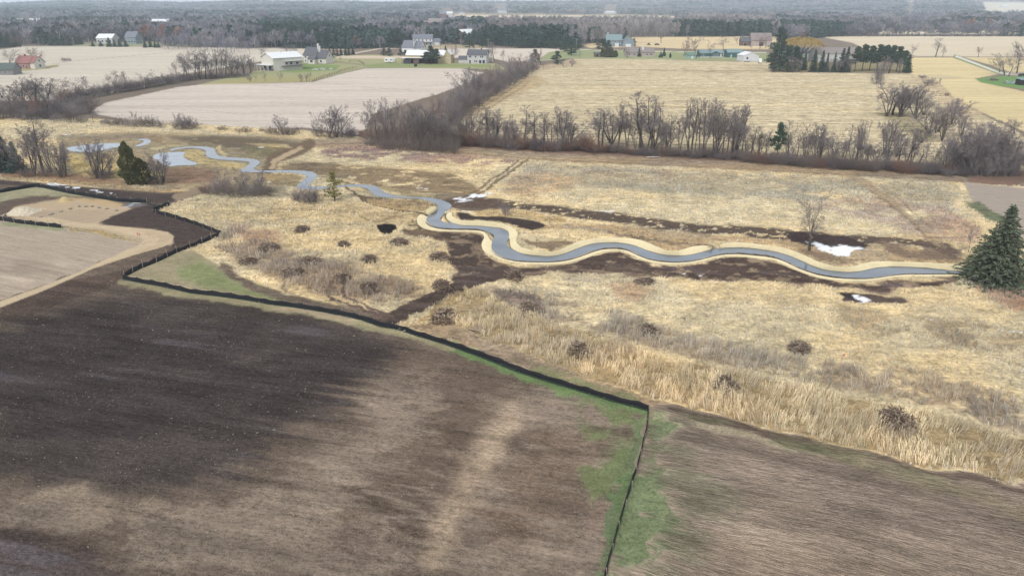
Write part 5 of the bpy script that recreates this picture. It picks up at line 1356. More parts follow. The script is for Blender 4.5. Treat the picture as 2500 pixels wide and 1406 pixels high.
TRIM = M('white_trim', (240,240,238), amp=.03, scale=1)
DOORM = M('door_paint', (90,70,64), amp=.1, scale=1)

class B:
    """a building: Empty + parts; local x to the right, y away from the camera"""
    def __init__(s, name, label, cat, px, py, rz=0, group=None):
        p = P(px, py); s.p = p; s.py = py; s.px = px
        s.r = thing(name, label, cat, (p.x, p.y, tz(p.x, p.y) - .05), math.radians(rz), group)
    def m(s, wpx): return width_at(s.px, s.py, wpx)
    def block(s, x0, x1, y0, y1, z0, h, rh, ridge, wall, roof, ov=.45):
        w = MB()
        if ridge == 'x':
            ym = (y0 + y1) / 2
            w.add([(x0,y0,z0),(x1,y0,z0),(x1,y1,z0),(x0,y1,z0),(x0,y0,h),(x1,y0,h),(x1,y1,h),(x0,y1,h),(x0,ym,h+rh),(x1,ym,h+rh)],
                  [(0,1,5,4),(2,3,7,6),(1,2,6,9,5),(3,0,4,8,7)])
        elif ridge == 'y':
            xm = (x0 + x1) / 2
            w.add([(x0,y0,z0),(x1,y0,z0),(x1,y1,z0),(x0,y1,z0),(x0,y0,h),(x1,y0,h),(x1,y1,h),(x0,y1,h),(xm,y0,h+rh),(xm,y1,h+rh)],
                  [(0,1,5,8,4),(2,3,7,9,6),(1,2,6,5),(3,0,4,7)])
        else:
            w.box(x0, x1, y0, y1, z0, h)
        w.build('wall', wall, s.r)
        if roof is None: return
        r = MB(); t = .16
        if ridge in 'xy':
            if ridge == 'x':
                c = (y0 + y1) / 2; half = (y1 - y0) / 2
                k = rh / half
                prof = [(-half-ov, -ov*k), (0, rh), (half+ov, -ov*k)]
                A0, A1 = x0 - ov, x1 + ov
                mk = lambda a, q, z: (a, c + q, h + z + .03)
            else:
                c = (x0 + x1) / 2; half = (x1 - x0) / 2
                k = rh / half
                prof = [(-half-ov, -ov*k), (0, rh), (half+ov, -ov*k)]
                A0, A1 = y0 - ov, y1 + ov
                mk = lambda a, q, z: (c + q, a, h + z + .03)
            vs = [mk(A0, *q) for q in prof] + [mk(A1, *q) for q in prof] + [mk(A0, q[0], q[1] + t) for q in prof] + [mk(A1, q[0], q[1] + t) for q in prof]
            r.add(vs, [(0,1,4,3),(1,2,5,4),(6,9,10,7),(7,10,11,8),(0,3,9,6),(2,8,11,5),(0,6,7,1),(1,7,8,2),(3,4,10,9),(4,5,11,10)])
        else:   # single slope, low edge at the front
            r.add([(x0-ov,y0-ov,h-.1),(x1+ov,y0-ov,h-.1),(x1+ov,y1,h+rh),(x0-ov,y1,h+rh),(x0-ov,y0-ov,h+.06),(x1+ov,y0-ov,h+.06),(x1+ov,y1,h+rh+.16),(x0-ov,y1,h+rh+.16)],
                  [(3,2,1,0),(4,5,6,7),(0,1,5,4),(1,2,6,5),(2,3,7,6),(3,0,4,7)])
        return r.build('roof', roof, s.r)
    def win(s, face, u, z, w=1.2, h=1.3, at=0.0, name='window', frame=TRIM, pane=GLASS):
        """face f: front plane y=at; r: right plane x=at; l: left plane"""
        f = MB(); g = MB(); b = .12
        def bx(mb, hw, z0, z1, d0, d1):
            if face == 'f': mb.box(u - hw, u + hw, at - d1, at - d0, z0, z1)
            elif face == 'r': mb.box(at + d0, at + d1, u - hw, u + hw, z0, z1)
            else: mb.box(at - d1, at - d0, u - hw, u + hw, z0, z1)
        bx(f, w / 2 + b, z - b, z + h + b, -.05, .05)
        bx(g, w / 2, z, z + h, .02, .08)
        o = f.build(name, frame, s.r)
        g.build('pane' if name == 'window' else 'panel', pane, o)
    def part(s, name, mat, *boxes):
        mb = MB()
        for q in boxes: mb.box(*q)
        return mb.build(name, mat, s.r)

# cream two-level barn with metal roof
b = B('barn', 'cream two level barn with white metal roof beside the bare grove', 'barn', 655, 173, -42)
b.block(-6.5, 6.5, 0, 19, 0, 7.2, 2.6, 'y', CREAM, WMET, .6)
b.part('porch_roof', WMET, (-7.5, 6.5, -3.6, -.05, 3.3, 3.45))
b.part('stone_base', STONE, (-6.6, 6.6, -.35, -.06, 0, 1.2))
for x in (-6.5, -3, 1, 5.5): b.part('post', TRIM, (x, x + .2, -3.3, -3.1, 0, 3.3))
b.win('f', -3.5, .3, 3, 2.4, 0, 'barn_door', TRIM, DARK); b.win('f', 2.5, .3, 2.4, 2.4, 0, 'barn_door', TRIM, DARK)
b.part('side_canopy', WMET, (6.55, 8.6, 7, 20, 5.2, 5.35)); b.part('deck', STONE, (6.55, 8.4, 5, 19.5, 2.6, 2.9))
for y in (8.5, 11.5, 15.5): b.win('r', y, 3.2, 1.6, 1.3, 6.5)
b.win('r', 3.0, .3, 1.2, 2.2, 6.5, 'barn_door', TRIM, WHITE)
b.part('cupola', TRIM, (-.5, .5, 8.5, 9.5, 9.9, 10.9))
# gabled house with steep grey roofs
b = B('house', 'cream gabled house with steep grey roofs and two chimneys', 'house', 764, 156, -24)
b.block(-8, 1, 1, 10, 0, 5.2, 4.6, 'x', CREAM, DROOF); b.block(1.02, 9.5, 1.5, 9.5, 0, 3.6, 4.6, 'x', CREAM, DROOF)
b.block(-2.5, 2.6, -1.5, .98, 0, 2.9, 2.0, 's', CREAM, DROOF)
ch = b.part('chimney', TRIM, (1.2, 2.0, 4.4, 5.4, 4, 12.2)); b.part('chimney', TRIM, (2.6, 3.2, 4.4, 5.2, 4, 10.8))
b.win('f', 0.2, .9, 2.0, 1.4, -1.5); b.win('f', -6.5, 1, .9, 1.2, 1.0); b.win('f', -6.3, 3.4, 1.2, 1.0, 1.0); b.win('r', 5.5, 4.4, .8, 1.0, 9.5); b.win('f', 5.5, .9, 1.4, 1.3, 1.5)
b.win('f', -4.3, 0, 1.1, 2.1, 1.0, 'door', TRIM, DOORM); b.part('foundation', STONE, (-8.1, 9.6, .8, 9.9, 0, .25))
# grey-blue roofed house
b = B('house', 'white house with two steep grey roofs beside a dark pine', 'house', 1004, 131, -20)
b.block(-8, 2.5, 0, 10, 0, 4.6, 4.8, 'x', WHITE, GROOF); b.block(2.52, 8, .8, 9.2, 0, 4.4, 4.6, 'x', WHITE, GROOF)
b.part('fire_wall', TRIM, (2.4, 2.7, -.4, 5, 4.7, 9.2)); b.win('f', 4.2, 1, 1.4, 1.5, .8); b.win('r', 5, 4.2, 1.1, 1.4, 8); b.win('f', -5, 1, 1.4, 1.2, 0); b.win('f', -1, 0, 1.1, 2.1, 0, 'door', TRIM, DOORM)
# old farmhouse behind
b = B('house', 'white two storey farmhouse with long porch and grey roof', 'house', 1035, 112, 5)
b.block(-10, 8, 2, 11, 0, 6.2, 3.4, 'x', WHITE, GROOF); b.block(8.02, 15, 3, 9, 0, 3.4, 2.6, 'x', WHITE, GROOF)
b.part('porch_roof', GROOF, (-10, 9, -1, 1.95, 3.1, 3.3))
for x in range(-10, 10, 3): b.part('post', TRIM, (x, x + .22, -.8, -.58, 0, 3.1))
for x in (-8, -4.5, -1, 2.5, 6): b.win('f', x, 4.1, 1.1, 1.3, 2.0); b.win('f', x, .9, 1.2, 1.4, 2.0)
b.part('chimney', STONE, (4, 4.8, 6, 6.8, 8, 10.6))
# red barn, gambrel roof
def red_barn():
    b = B('barn', 'large red barn with white gambrel roof left of a dark evergreen', 'barn', 1122, 108, -32)
    w, d = 6.5, 20
    prof = [(-w, 6), (-w * .72, 9.8), (0, 13), (w * .72, 9.8), (w, 6)]
    m = MB()
    n = len(prof)
    fr = [(-w, 0, 0), (w, 0, 0)] + [(x, 0, z) for x, z in reversed(prof)]
    bk = [(x, d, z) for x, _, z in fr]
    m.add(fr + bk, [tuple(range(7)), tuple(range(13, 6, -1)), (1, 8, 9, 2), (0, 6, 13, 7)])
    m.build('wall', RWALL, b.r)
    r = MB(); pv = [(x * 1.06, z + .1) for x, z in prof]
    vs = [(x, -.5, z) for x, z in pv] + [(x, d + .5, z) for x, z in pv] + [(x * 1.01, -.5, z + .2) for x, z in pv] + [(x * 1.01, d + .5, z + .2) for x, z in pv]
    fs = []
    for i in range(4): fs += [(i, i + 1, 5 + i + 1, 5 + i), (10 + i, 15 + i, 16 + i, 11 + i), (i, 10 + i, 11 + i, i + 1), (5 + i, 6 + i, 16 + i, 15 + i)]
    fs += [(0, 5, 15, 10), (4, 14, 19, 9)]
    r.add(vs, fs); r.build('roof', WMET, b.r)
    b.win('f', 0, 0, 3.4, 3.6, 0, 'barn_door', TRIM, RWALL); b.win('f', 0, 8.6, 1.4, 1.4, 0)
    for x in (-4.4, 4.4): b.win('f', x, 2, 1, 1, 0)
red_barn()
# long white roofed shed
b = B('shed', 'long open fronted shed with bright white metal roof', 'shed', 1035, 157, -8)
b.block(-13, 12, 5, 15, 0, 5.2, 2.6, 'x', TANW, WMET, .5)
b.part('lean_to_roof', WMET, (-15, 8, -.6, 4.95, 3.6, 3.8)); b.part('lean_to_back', DARK, (-14, 8, 4.6, 4.9, 0, 3.6))
for x in (-14.5, -9, -3.5, 2, 7.5): b.part('post', BRN, (x, x + .25, -.4, -.15, 0, 3.6))
b.part('board_stack', BRN, (-7, -3.6, .4, 2.2, 0, 2.9)); b.part('tarp_lean_to', M('charcoal_tarp', (74,74,84), amp=.3), (-13.8, -8.6, .3, 3.6, 0, 2.6))
b.block(12.02, 16.5, 6, 14, 0, 5.6, 2.2, 'y', TANW, WMET, .3); b.win('f', 14.2, 0, 2.8, 3.6, 6, 'door', TRIM, TANW)
# white colonial with garage
b = B('house', 'white two storey house with grey roof and attached low garage', 'house', 1163, 156, -10)
b.block(-6, 6.6, 0, 8.6, 0, 5.6, 2.8, 'x', GREYW, DROOF); b.block(-12.2, -6.02, 1.2, 7.6, 0, 2.7, 1.7, 'x', GREYW, DROOF)
for x in (-4.6, -3.6, -.4, 3.0, 4.2): b.win('f', x, 3.7, .8, 1.2, 0)
b.win('f', -1.0, .9, .8, 1.2, 0); b.win('f', .2, .9, .8, 1.2, 0); b.win('f', 2.6, .2, 1.6, 2.1, 0); b.win('f', 4.9, .2, 1.6, 2.1, 0)
b.win('f', -4.2, 0, 1.1, 2.2, 0, 'door', TRIM, DOORM); b.win('f', -9.2, 0, 4, 2.1, 1.2, 'garage_door', TRIM, GREYW); b.part('chimney', DOORM, (2.2, 2.9, 4, 4.7, 7.6, 9.4))
b.win('r', 3, 3.7, .9, 1.2, 6.6); b.win('r', 6, 3.7, .9, 1.2, 6.6)
# grey-blue house right
b = B('house', 'grey blue house with attached double gable behind the round cedars', 'house', 1512, 115, -6)
b.block(-12, 2, 3, 13, 0, 5.8, 4.4, 'x', BWALL, TROOF); b.block(3, 13, 1, 11, 0, 5.2, 4, 'y', BWALL, TROOF); b.block(2.02, 2.98, 4, 10, 0, 3, 1, 's', BWALL, TROOF)
for x in (-8, -4, 0): b.win('f', x, 3.6, 1.3, 1.3, 3); b.win('f', x, .8, 1.3, 1.4, 3)
b.win('f', 8, 0, 4.6, 2.4, 1, 'garage_door', TRIM, WHITE); b.part('porch', TRIM, (-4, -.5, .8, 2.95, 0, 2.8)); b.part('chimney', TRIM, (-11, -10.2, 8, 9, 8, 12))
# ranch
b = B('house', 'long low pale ranch house with grey brown roof and white chimney', 'house', 1563, 139, 2)
b.block(-10.5, 10.5, 0, 10, 0, 3.0, 2.8, 'x', TANR, BROOF); b.part('chimney', TRIM, (1.6, 3.0, 2.6, 3.6, 3.2, 7.2))
for x in (-8, -4.6, 5, 8): b.win('f', x, 1.1, 1.3, 1.0, 0)
b.win('f', -1.5, 0, 1, 2.1, 0, 'door', TRIM, DOORM); b.part('gable_trim', TRIM, (10.55, 10.7, -.3, .1, 0, 3.0))
# sheds
b = B('shed', 'small dark brown garden shed beside the round cedars', 'shed', 1460, 140, 5); b.block(-2.4, 2.4, 0, 3.4, 0, 2.4, .9, 'x', BRN, DROOF); b.win('f', -.6, 0, 1, 1.9, 0, 'door', BRN, DARK); b.win('f', 1.3, 1, .7, .7, 0)
b = B('shed', 'mint green garden shed under the big bare yard tree', 'shed', 1687, 144, 2); b.block(-3, 3, 0, 4.4, 0, 2.6, 1.7, 'x', MINT, MINTR); b.win('f', .8, 0, 1.2, 1.9, 0, 'door', MINT, WHITE)
# teal house and garage
b = B('house', 'long teal bungalow with pale roof and small front gable', 'house', 1738, 140, 2)
b.block(-8.5, 8.5, 1.5, 9, 0, 2.8, 1.9, 'x', TWALL, TROOF); b.block(-.6, 5.2, -.8, 1.48, 0, 2.7, 1.3, 'y', TWALL, TROOF)
for x in (-6.6, -5.4): b.win('f', x, 1, .9, 1.1, 1.5)
for x in (1, 2.6, 4.0): b.win('f', x, .8, .8, 1.4, -.8)
b.win('f', 7, 0, 1, 2, 1.5, 'door', TRIM, TRIM); b.part('terrace', TRIM, (-9, 8, -1.3, -.85, 0, .4))
b = B('garage', 'teal garage with pale metal roof beside the white shed', 'garage', 1793, 141, 2); b.block(-5.2, 6, 0, 8, 0, 3.5, 2.0, 'x', TWALL, TROOF); b.win('f', -2.5, 0, .9, 2, 0, 'door', TWALL, TRIM); b.win('r', 4, 0, 3, 2.6, 6, 'garage_door', TWALL, TRIM)
b = B('shed', 'white metal shed with wide roller door beside a white truck', 'shed', 1834, 151, 6); b.block(-5.6, 5.0, 0, 11, 0, 3.9, 2.0, 'y', WHITE, WMET, .3); b.win('f', 1.2, 0, 3.6, 3.1, 0, 'roller_door', M('pale_grey_trim', (196,200,206)), WHITE); b.win('f', -3.0, 1.6, 1.2, 1.3, 0, 'window', TRIM, DARK)
mb = MB()
for i in range(26):
    x = -5.4 + (i % 13) * .32; mb.tube((x, -1.2 + (i // 13) * .4, .18 + (i // 13) * .12), (x + .2, -.6 + (i // 13) * .3, .35), .2, .15, 6)
lg = mb.build('firewood_heap', M('firewood', (130,120,112), amp=.3)); lg.parent = b.r
b = B('barn', 'weathered grey brown barn with tall roof behind the yard trees', 'barn', 1858, 113, -6); b.block(-9, 9, 0, 14, 0, 5, 6, 'x', TANR, BROOF); b.block(-18, -9.02, 2, 10, 0, 4, 3.4, 'x', BRN, DROOF); b.win('f', -14, 0, 3.2, 2.6, 2, 'barn_door', TRIM, DARK); b.win('f', 0, 0, 3.5, 3.4, 0, 'barn_door', BRN, DARK)
b = B('barn', 'long low building with brown grey roof behind the evergreen grove', 'barn', 2043, 152, 2); b.block(-14, 15, 0, 13, 0, 5.4, 3.4, 'x', GREYW, BROOF); b.win('f', -10, 1, 1.2, 1.2, 0); b.win('f', 9, 0, 1.2, 2.1, 0, 'door', TRIM, DOORM)
b = B('house', 'white house with dark windows behind the golden willow', 'house', 1950, 152, 4); b.block(-9, 9, 6, 14, 0, 5.6, 2.6, 'x', WHITE, GROOF); [b.win('f', x, 1, 1.1, 1.4, 6) for x in (-7, -3, 4, 7)]; b.win('f', 0, 0, 1, 2.1, 6, 'door', TRIM, DOORM)
# left farm
b = B('house', 'old farmhouse with red roof and pale gable between round trees', 'house', 58, 168, -20)
b.block(-6, 5, 0, 8, 0, 3.4, 3.6, 'x', M('pink_brick', (176,128,124), amp=.15), RROOF)
b.block(5.02, 9, .5, 7.5, 0, 3.6, 3.2, 'x', CREAM, RROOF); b.win('r', 4, 1, 1.1, 1.3, 9); b.win('r', 4, 4, .9, 1, 9); b.win('f', -3.5, 1, 1.2, 1.2, 0); b.win('f', .5, 1, 1.2, 1.2, 0); b.win('f', 3, 0, 1, 2.1, 0, 'door', TRIM, DOORM); b.part('chimney', RWALL, (-2, -1.2, 3.6, 4.4, 5, 8))
b = B('shed', 'dark roofed outbuilding at the left edge below the red roofed farmhouse', 'shed', 6, 184, 4); b.block(-6, 6, 0, 8, 0, 3, 3, 'x', STONE, M('dark_green_roof', (96,108,104))); b.win('f', 2, 1, 1, 1, 0); b.win('f', -2.5, 0, 2, 2.2, 0, 'door', TRIM, DARK)
# far buildings
FARB = []
def far_b(px, py, w_, h, rh, wall, roof, label, name='building', d=14, rz=0, nwin=4):
    FARB.append((px, py, w_)); b = B(name, label, 'building', px, py, rz); hw = b.m(w_) / 2
    b.block(-hw, hw, 0, d, 0, h, rh, 'x', wall, roof)
    for i in range(nwin): b.win('f', -hw + (i + .5) * 2 * hw / nwin, 1.4, 1.8, 1.6, 0)
far_b(80, 99, 30, 6, 3, TANR, WMET, 'pale flat fronted building at the left between dark spruces', nwin=6)
far_b(256, 107, 38, 5, 3.6, GREYW, WMET, 'pale farm shed behind the small dark spruces at left', 'shed')
far_b(320, 108, 26, 6, 5, BWALL, GROOF, 'grey blue house half hidden behind dark spruces at left', 'house')
far_b(191, 92, 22, 5, 3, CREAM, WMET, 'small white roofed house in the woodland behind the left spruces', 'house')
far_b(83, 62, 40, 7, 4, TANR, WMET, 'long white roofed hall in the woodland at far left', 'hall', 26)
far_b(32, 56, 44, 6, 3, GREYW, WMET, 'low white roof at the far left edge of the woodland', 'hall', 20)
far_b(125, 56, 26, 6, 3, GREYW, WMET, 'small white hall right of the long hall at far left', 'hall', 20)
far_b(391, 64, 46, 7, 4, RWALL, WMET, 'long pale roofed building standing alone in the left woodland', 'hall', 24)
far_b(514, 85, 12, 5, 3, GREYW, WMET, 'tiny pale roof amid the woodland left of the grove', 'house')
far_b(905, 54, 10, 6, 4, WHITE, WMET, 'tiny white house amid the woodland left of the white estate', 'house')
far_b(1063, 66, 40, 7, 6, CREAM, BROOF, 'large pale estate house in the woodland above the red barn', 'house', 14, -15, 6)
far_b(1035, 64, 20, 5, 3, TANR, BROOF, 'low wing building left of the large pale estate house', 'house')
far_b(1082, 47, 16, 11, 5, RWALL, GROOF, 'brick red farm building left of the far tan field', 'barn', 14, 0, 2)
far_b(1098, 47, 14, 12, 4, GREYW, WMET, 'pale silo house at the left end of the far tan field', 'barn', 12, 0, 2)
far_b(1126, 38, 14, 5, 3, WHITE, GROOF, 'small far house at the left end of the upper tan field', 'house')
far_b(1226, 37, 22, 10, 7, GREYW, GROOF, 'grey mansion on the far edge of the tan field', 'house', 16, 0, 4)
far_b(1402, 57, 32, 6, 6, CREAM, BROOF, 'wide tan roofed house beside the far evergreen hedge', 'house', 16, -12, 5)
far_b(1490, 36, 30, 6, 3, WHITE, WMET, 'long low white building beyond the far tan field', 'hall', 16)
far_b(2220, 28, 20, 7, 4, CREAM, BROOF, 'pale house on the wooded ridge at the far right', 'house')
far_b(2450, 33, 18, 6, 3, WHITE, WMET, 'white farm building by the pale field at the far right', 'house')
far_b(1830, 108, 12, 4, 2, WHITE, WMET, 'small white outbuilding left of the weathered barn', 'shed', 6, 0, 1)

# ------------------------------------------------------------------ vehicles and yard things
def wheel(root, x, y, r, wd=.25):
    mb = MB(); mb.tube((x, y - wd / 2, r), (x, y + wd / 2, r), r, r, 14)
    o = mb.build('wheel', M('tyre', (40,40,42), amp=.1), root)
    m2 = MB(); m2.tube((x, y - wd / 2 - .01, r), (x, y - wd / 2 + .05, r), r * .55, r * .55, 10); m2.build('rim', M('rim', (180,182,184)), o)
p = P(951, 154)
t = thing('caravan', 'white travel trailer parked on the grass left of the shed', 'trailer', (p.x, p.y, 0), math.radians(-8))
mb = MB(); L_, Hh_ = 7.0, 3.0
prof = [(-3.5,.5),(3.1,.5),(3.5,1.2),(3.5,2.6),(3.1,3.0),(-3.0,3.0),(-3.5,2.5)]
mb.add([(x, 0, z) for x, z in prof] + [(x, 2.4, z) for x, z in prof], [tuple(range(7)), tuple(range(13, 6, -1))] + [(i, 7 + i, 7 + (i + 1) % 7, (i + 1) % 7) for i in range(7)])
mb.build('body', M('trailer_white', (244,244,240), amp=.03), t)
MB().box(-2.6, -1.5, -.05, .02, 1.5, 2.2).build('window', GLASS, t); MB().box(.6, 1.6, -.05, .02, 1.5, 2.2).build('window', GLASS, t); MB().box(2.2, 2.9, -.05, .02, .7, 2.5).build('door', M('trailer_door', (200,200,198)), t)
for x in (-.6, .4): wheel(t, x, -.02, .36)
def car(px, py, label, name, col, rz, L=4.6, tall=1.5, van=False):
    p = P(px, py); t = thing(name, label, 'car' if not van else 'truck', (p.x, p.y, 0), math.radians(rz))
    c = M('paint_' + name, col, amp=.03, rough=.35, spec=.5); h = L / 2
    if van: prof = [(-h,.4),(h,.4),(h,1.1),(h-1.0,1.25),(h-1.5,2.1),(h-2.2,2.9),(-h,2.9)]
    else: prof = [(-h,.35),(h,.35),(h,.85),(h*.55,1.0),(h*.25,tall),(-h*.6,tall),(-h*.95,.95)]
    m = MB(); m.add([(x, -.9, z) for x, z in prof] + [(x, .9, z) for x, z in prof], [tuple(range(7)), tuple(range(13, 6, -1))] + [(i, 7 + i, 7 + (i + 1) % 7, (i + 1) % 7) for i in range(7)])
    m.build('body', c, t)
    zz = 1.6 if van else 1.0; zt = 2.1 if van else tall - .1
    MB().box(h*.2 - .4, h*.2 + .5, -.93, .93, zz, zt).build('side_window', GLASS, t)
    for x in (-h*.62, h*.62):
        for y in (-.85, .85): wheel(t, x, y, .36)
    for y in (-.6, .6): MB().box(h - .02, h + .03, y - .18, y + .18, .65, .85).build('headlight', TRIM, t)
car(1855, 155, 'white box truck parked right of the white metal shed', 'box_truck', (240,238,230), -100, 5.6, van=True)
car(2497, 187, 'dark car parked at the right edge by the gravel drive', 'parked_car', (40,42,52), 5)
car(1604, 111, 'dark car parked on the tan field behind the ranch house', 'parked_car', (70,72,80), 10)
# utility poles
def pole(px, yb, yt, i):
    p = P(px, yb); h = height_at(p.y, yt)
    t = thing('utility_pole', 'wooden utility pole, %s from the left along the far road' % ordinal(i), 'utility pole', (p.x, p.y, tz(p.x, p.y)), 0, 'utility poles along the road')
    MB().tube((0, 0, 0), (0, 0, h), .2, .14, 8).build('pole', M('pole_wood', (170,160,148), amp=.15), t)
    MB().box(-1.2, 1.2, -.08, .08, h - .9, h - .7).build('crossarm', M('pole_wood', (170,160,148)), t)
    for x in (-1.0, 0, 1.0): MB().tube((x, 0, h - .7), (x, 0, h - .45), .07, .05, 6).build('insulator', TRIM, t)
for i, q in enumerate(((96,113,93),(181,113,92),(219,114,92),(350,117,97),(382,117,104),(623,117,91),(836,118,88),(927,121,88),(1192,121,95),(1407,124,94),(2070,137,110))): pole(*q, i)
# round bale, tank, junk, fire ring
p = P(1015, 163); mb = MB(); mb.tube((-.9, 0, .9), (.9, 0, .9), .95, .95, 16); tag(mb.build('wrapped_bale', M('black_wrap', (44,46,50), rough=.4)), 'round black wrapped bale on the grass before the shed', 'bale').location = p
p = P(96, 164); mb = MB(); mb.tube((-.6, 0, 1.6), (.5, .3, 1.7), 1.5, 1.5, 16); mb.tube((0, .4, 0), (0, .4, 1.6), .12, .12, 8); tag(mb.build('white_tank', WHITE), 'round white tank right of the red roofed farmhouse', 'tank').location = p
def heap(px, py, wm, hm, n, mats, name, label, cat, seed):
    R = random.Random(seed); mb = MB(); p = P(px, py)
    for i in range(n):
        a = R.uniform(0, 6.28); r = wm / 2 * math.sqrt(R.random()); z = hm * (1 - (2 * r / wm) ** 2) * R.uniform(.2, 1)
        s = R.uniform(.2, .5); x, y = math.cos(a) * r, math.sin(a) * r
        if R.random() < .5: mb.box(x - s, x + s, y - s * .5, y + s * .5, z * .6, z * .6 + s * .6, R.randrange(len(mats)))
        else: mb.tube((x - s * 2, y, z), (x + s * 2, y + R.uniform(-1, 1), z * .6 + .1), .08, .06, 5, R.randrange(len(mats)))
    o = mb.build(name, mats); o.location = p; tag(o, label, cat)
heap(2426, 197, 5, 1.6, 60, [STONE, BRN], 'scrap_heap', 'grey scrap heap on the green yard at right', 'heap', 3)
heap(2470, 203, 8, 1.5, 80, [WHITE, STONE, M('turquoise_tarp', (120,205,200)), BRN], 'junk_heap', 'junk heap with turquoise tarp on the green yard at right', 'heap', 4)
b = B('shed', 'dark open shed with pale roof at the right edge of the green yard', 'shed', 2502, 209, 0); b.block(-2.2, 3, 0, 4, 0, 2.6, .5, 's', DARK, TROOF); b.part('post', TRIM, (-.2, .0, -.3, -.1, 0, 2.5))
heap(790, 170, 13, .6, 60, [STONE, TRIM], 'garden_bed_frames', 'low grey garden bed frames on the green slope', 'garden bed', 6)
# wooden paddock fence
def rail_fence(pts, label):
    pw = [P(*q) for q in pts]; c = pw[0]
    t = thing('paddock_fence', label, 'fence', tuple(c)); a = np.array([(v.x - c.x, v.y - c.y) for v in pw]); q = resample(a, step=4.0)
    for x, y in q: MB().box(x - .09, x + .09, y - .09, y + .09, 0, 1.4).build('post', M('grey_wood', (140,130,118)), t)
    mb = MB()
    for (x0, y0), (x1, y1) in zip(q[:-1], q[1:]):
        for z in (.45, .85, 1.25): mb.tube((x0, y0, z), (x1, y1, z), .06, .06, 4)
    mb.build('rails', M('grey_wood', (140,130,118)), t)
rail_fence([(763,201),(790,190),(820,181),(836,175),(852,171),(870,168)], 'weathered rail fence between the green slope and the pale field')
rail_fence([(853,152),(872,151),(882,154),(890,160)], 'short curved rail fence on the green slope behind')

# ------------------------------------------------------------------ silt fences
FAB = plain('silt_fabric', A(38,38,42), .2, 1.5, .75, spec=.25)
STAKE = plain('stake_wood', A(176,166,150), .25, 3, .9, spec=.1)
SKIRT = plain('fabric_flap', A(52,66,60), .2, 2, .8, spec=.2)
def silt_fence(pts, label, h=.62, side=1, step=2.6, seed=0, stakes=True, flap=True, sag=.10, post_h=.95):
    R = np.random.default_rng(seed)
    q = topx(np.array(pts, float), 0)
    q = resample(q, step=.35); n = len(q)
    c0 = q[0].copy()
    t = thing('silt_fence', label, 'silt fence', (c0[0], c0[1], 0), 0, 'black silt fences round the site')
    d = np.gradient(q, axis=0); nr = np.stack([-d[:, 1], d[:, 0]], 1); nr /= np.linalg.norm(nr, axis=1)[:, None] + 1e-9
    s = np.arange(n) * .35
    hh = h * (1.08 - 2.2 * sag * np.abs(np.sin(s / step * math.pi)) - .12 * fbm(s / 3, s * 0, 5 + seed, 3)) + R.normal(0, .012, n)
    lean = (fbm(s / 6, s * 0 + 3, 9 + seed, 3) - .5) * .5
    z = terrain(q[:, 0], q[:, 1])
    q = q - c0
    th = .03
    bot = np.column_stack([q, z - .05]); top = np.column_stack([q + nr * (lean * hh)[:, None], z + hh])
    mid = np.column_stack([q + nr * (lean * hh * .4 + .05 * np.sin(s * 2.1))[:, None], z + hh * .5])
    off = np.column_stack([nr * th, np.zeros(n)])
    rows = [bot - off, mid - off, top - off, top + off, mid + off, bot + off]
    V = np.vstack(rows); F = [(r * n + i, r * n + i + 1, (r + 1) * n + i + 1, (r + 1) * n + i) for r in range(5) for i in range(n - 1)]
    link('fabric', mesh_np('fabric', V, np.array(F), FAB, smooth=True), t)
    if flap:
     fl = [np.column_stack([q - nr * side * .02, z + .05]), np.column_stack([q - nr * side * (.28 + .1 * fbm(s, s * 0, 4, 2))[:, None], z + .03])]
     V = np.vstack(fl); F = [(i, i + 1, n + i + 1, n + i) for i in range(n - 1)]
     link('ground_flap', mesh_np('ground_flap', V, np.array(F), SKIRT), t)
    if stakes:
        k = max(2, int(s[-1] / step)); k = min(k, 100)
        base = MB().box(-.025, .025, -.025, .025, -.1, post_h).mesh('stake', STAKE)
        for j in range(k + 1):
            i = min(n - 1, int(round(j * (n - 1) / k)))
            o = link('stake', base, t, (q[i, 0] + nr[i, 0] * side * .07, q[i, 1] + nr[i, 1] * side * .07, z[i]), R.uniform(0, 1))
            o.rotation_euler = (R.normal(0, .06), R.normal(0, .06), 0)
    return t
MAIN1 = [(303,681),(345,689),(400,699),(470,715),(540,723),(600,731),(660,742),(720,749),(790,760),(850,772),(888,781),(930,796),(975,804),(1020,818),(1090,839),(1150,860),(1210,883),(1265,906),(1330,927),(1390,945),(1440,960),(1500,978),(1550,990),(1583,1000)]
MAIN2 = [(1583,1000),(1579,1040),(1567,1090),(1556,1140),(1543,1180),(1528,1225),(1515,1265),(1502,1310),(1490,1355),(1477,1406),(1462,1470)]
silt_fence(MAIN1, 'long black silt fence between the bare field and the dry marsh', .66, 1, 2.7, 1, post_h=.72)
silt_fence(MAIN2, 'black silt fence running toward the viewer down the green strip', .50, 1, 2.2, 2, post_h=.62, flap=False)
silt_fence([(303,681),(305,676),(345,655),(385,639),(430,617),(480,600),(515,585),(541,574)], 'black silt fence with pale stakes above the green triangle', .75, -1, 2.3, 3, post_h=1.2)
silt_fence([(541,574),(500,557),(455,541),(420,531),(390,524),(374,518),(374,516),(395,508),(414,501)], 'black silt fence zigzag round the marsh corner beside the dark soil', .78, 1, 3, 4, post_h=.9)
silt_fence([(-200,500),(0,471),(40,464),(87,456),(110,459),(170,472),(240,484),(290,492),(330,494),(358,495)], 'black silt fence along the muddy track at the upper left', .85, 1, 3, 5, post_h=.95)
silt_fence([(-150,520),(0,538),(50,546),(100,552),(152,557)], 'short black silt fence between the pale field and the stone pile', .85, -1, 2.6, 6, post_h=1.1)
silt_fence([(360,497),(368,499),(378,503),(392,503),(402,501)], 'low collapsed silt fence end lying across the muddy track', .22, 1, 3, 7, stakes=False)

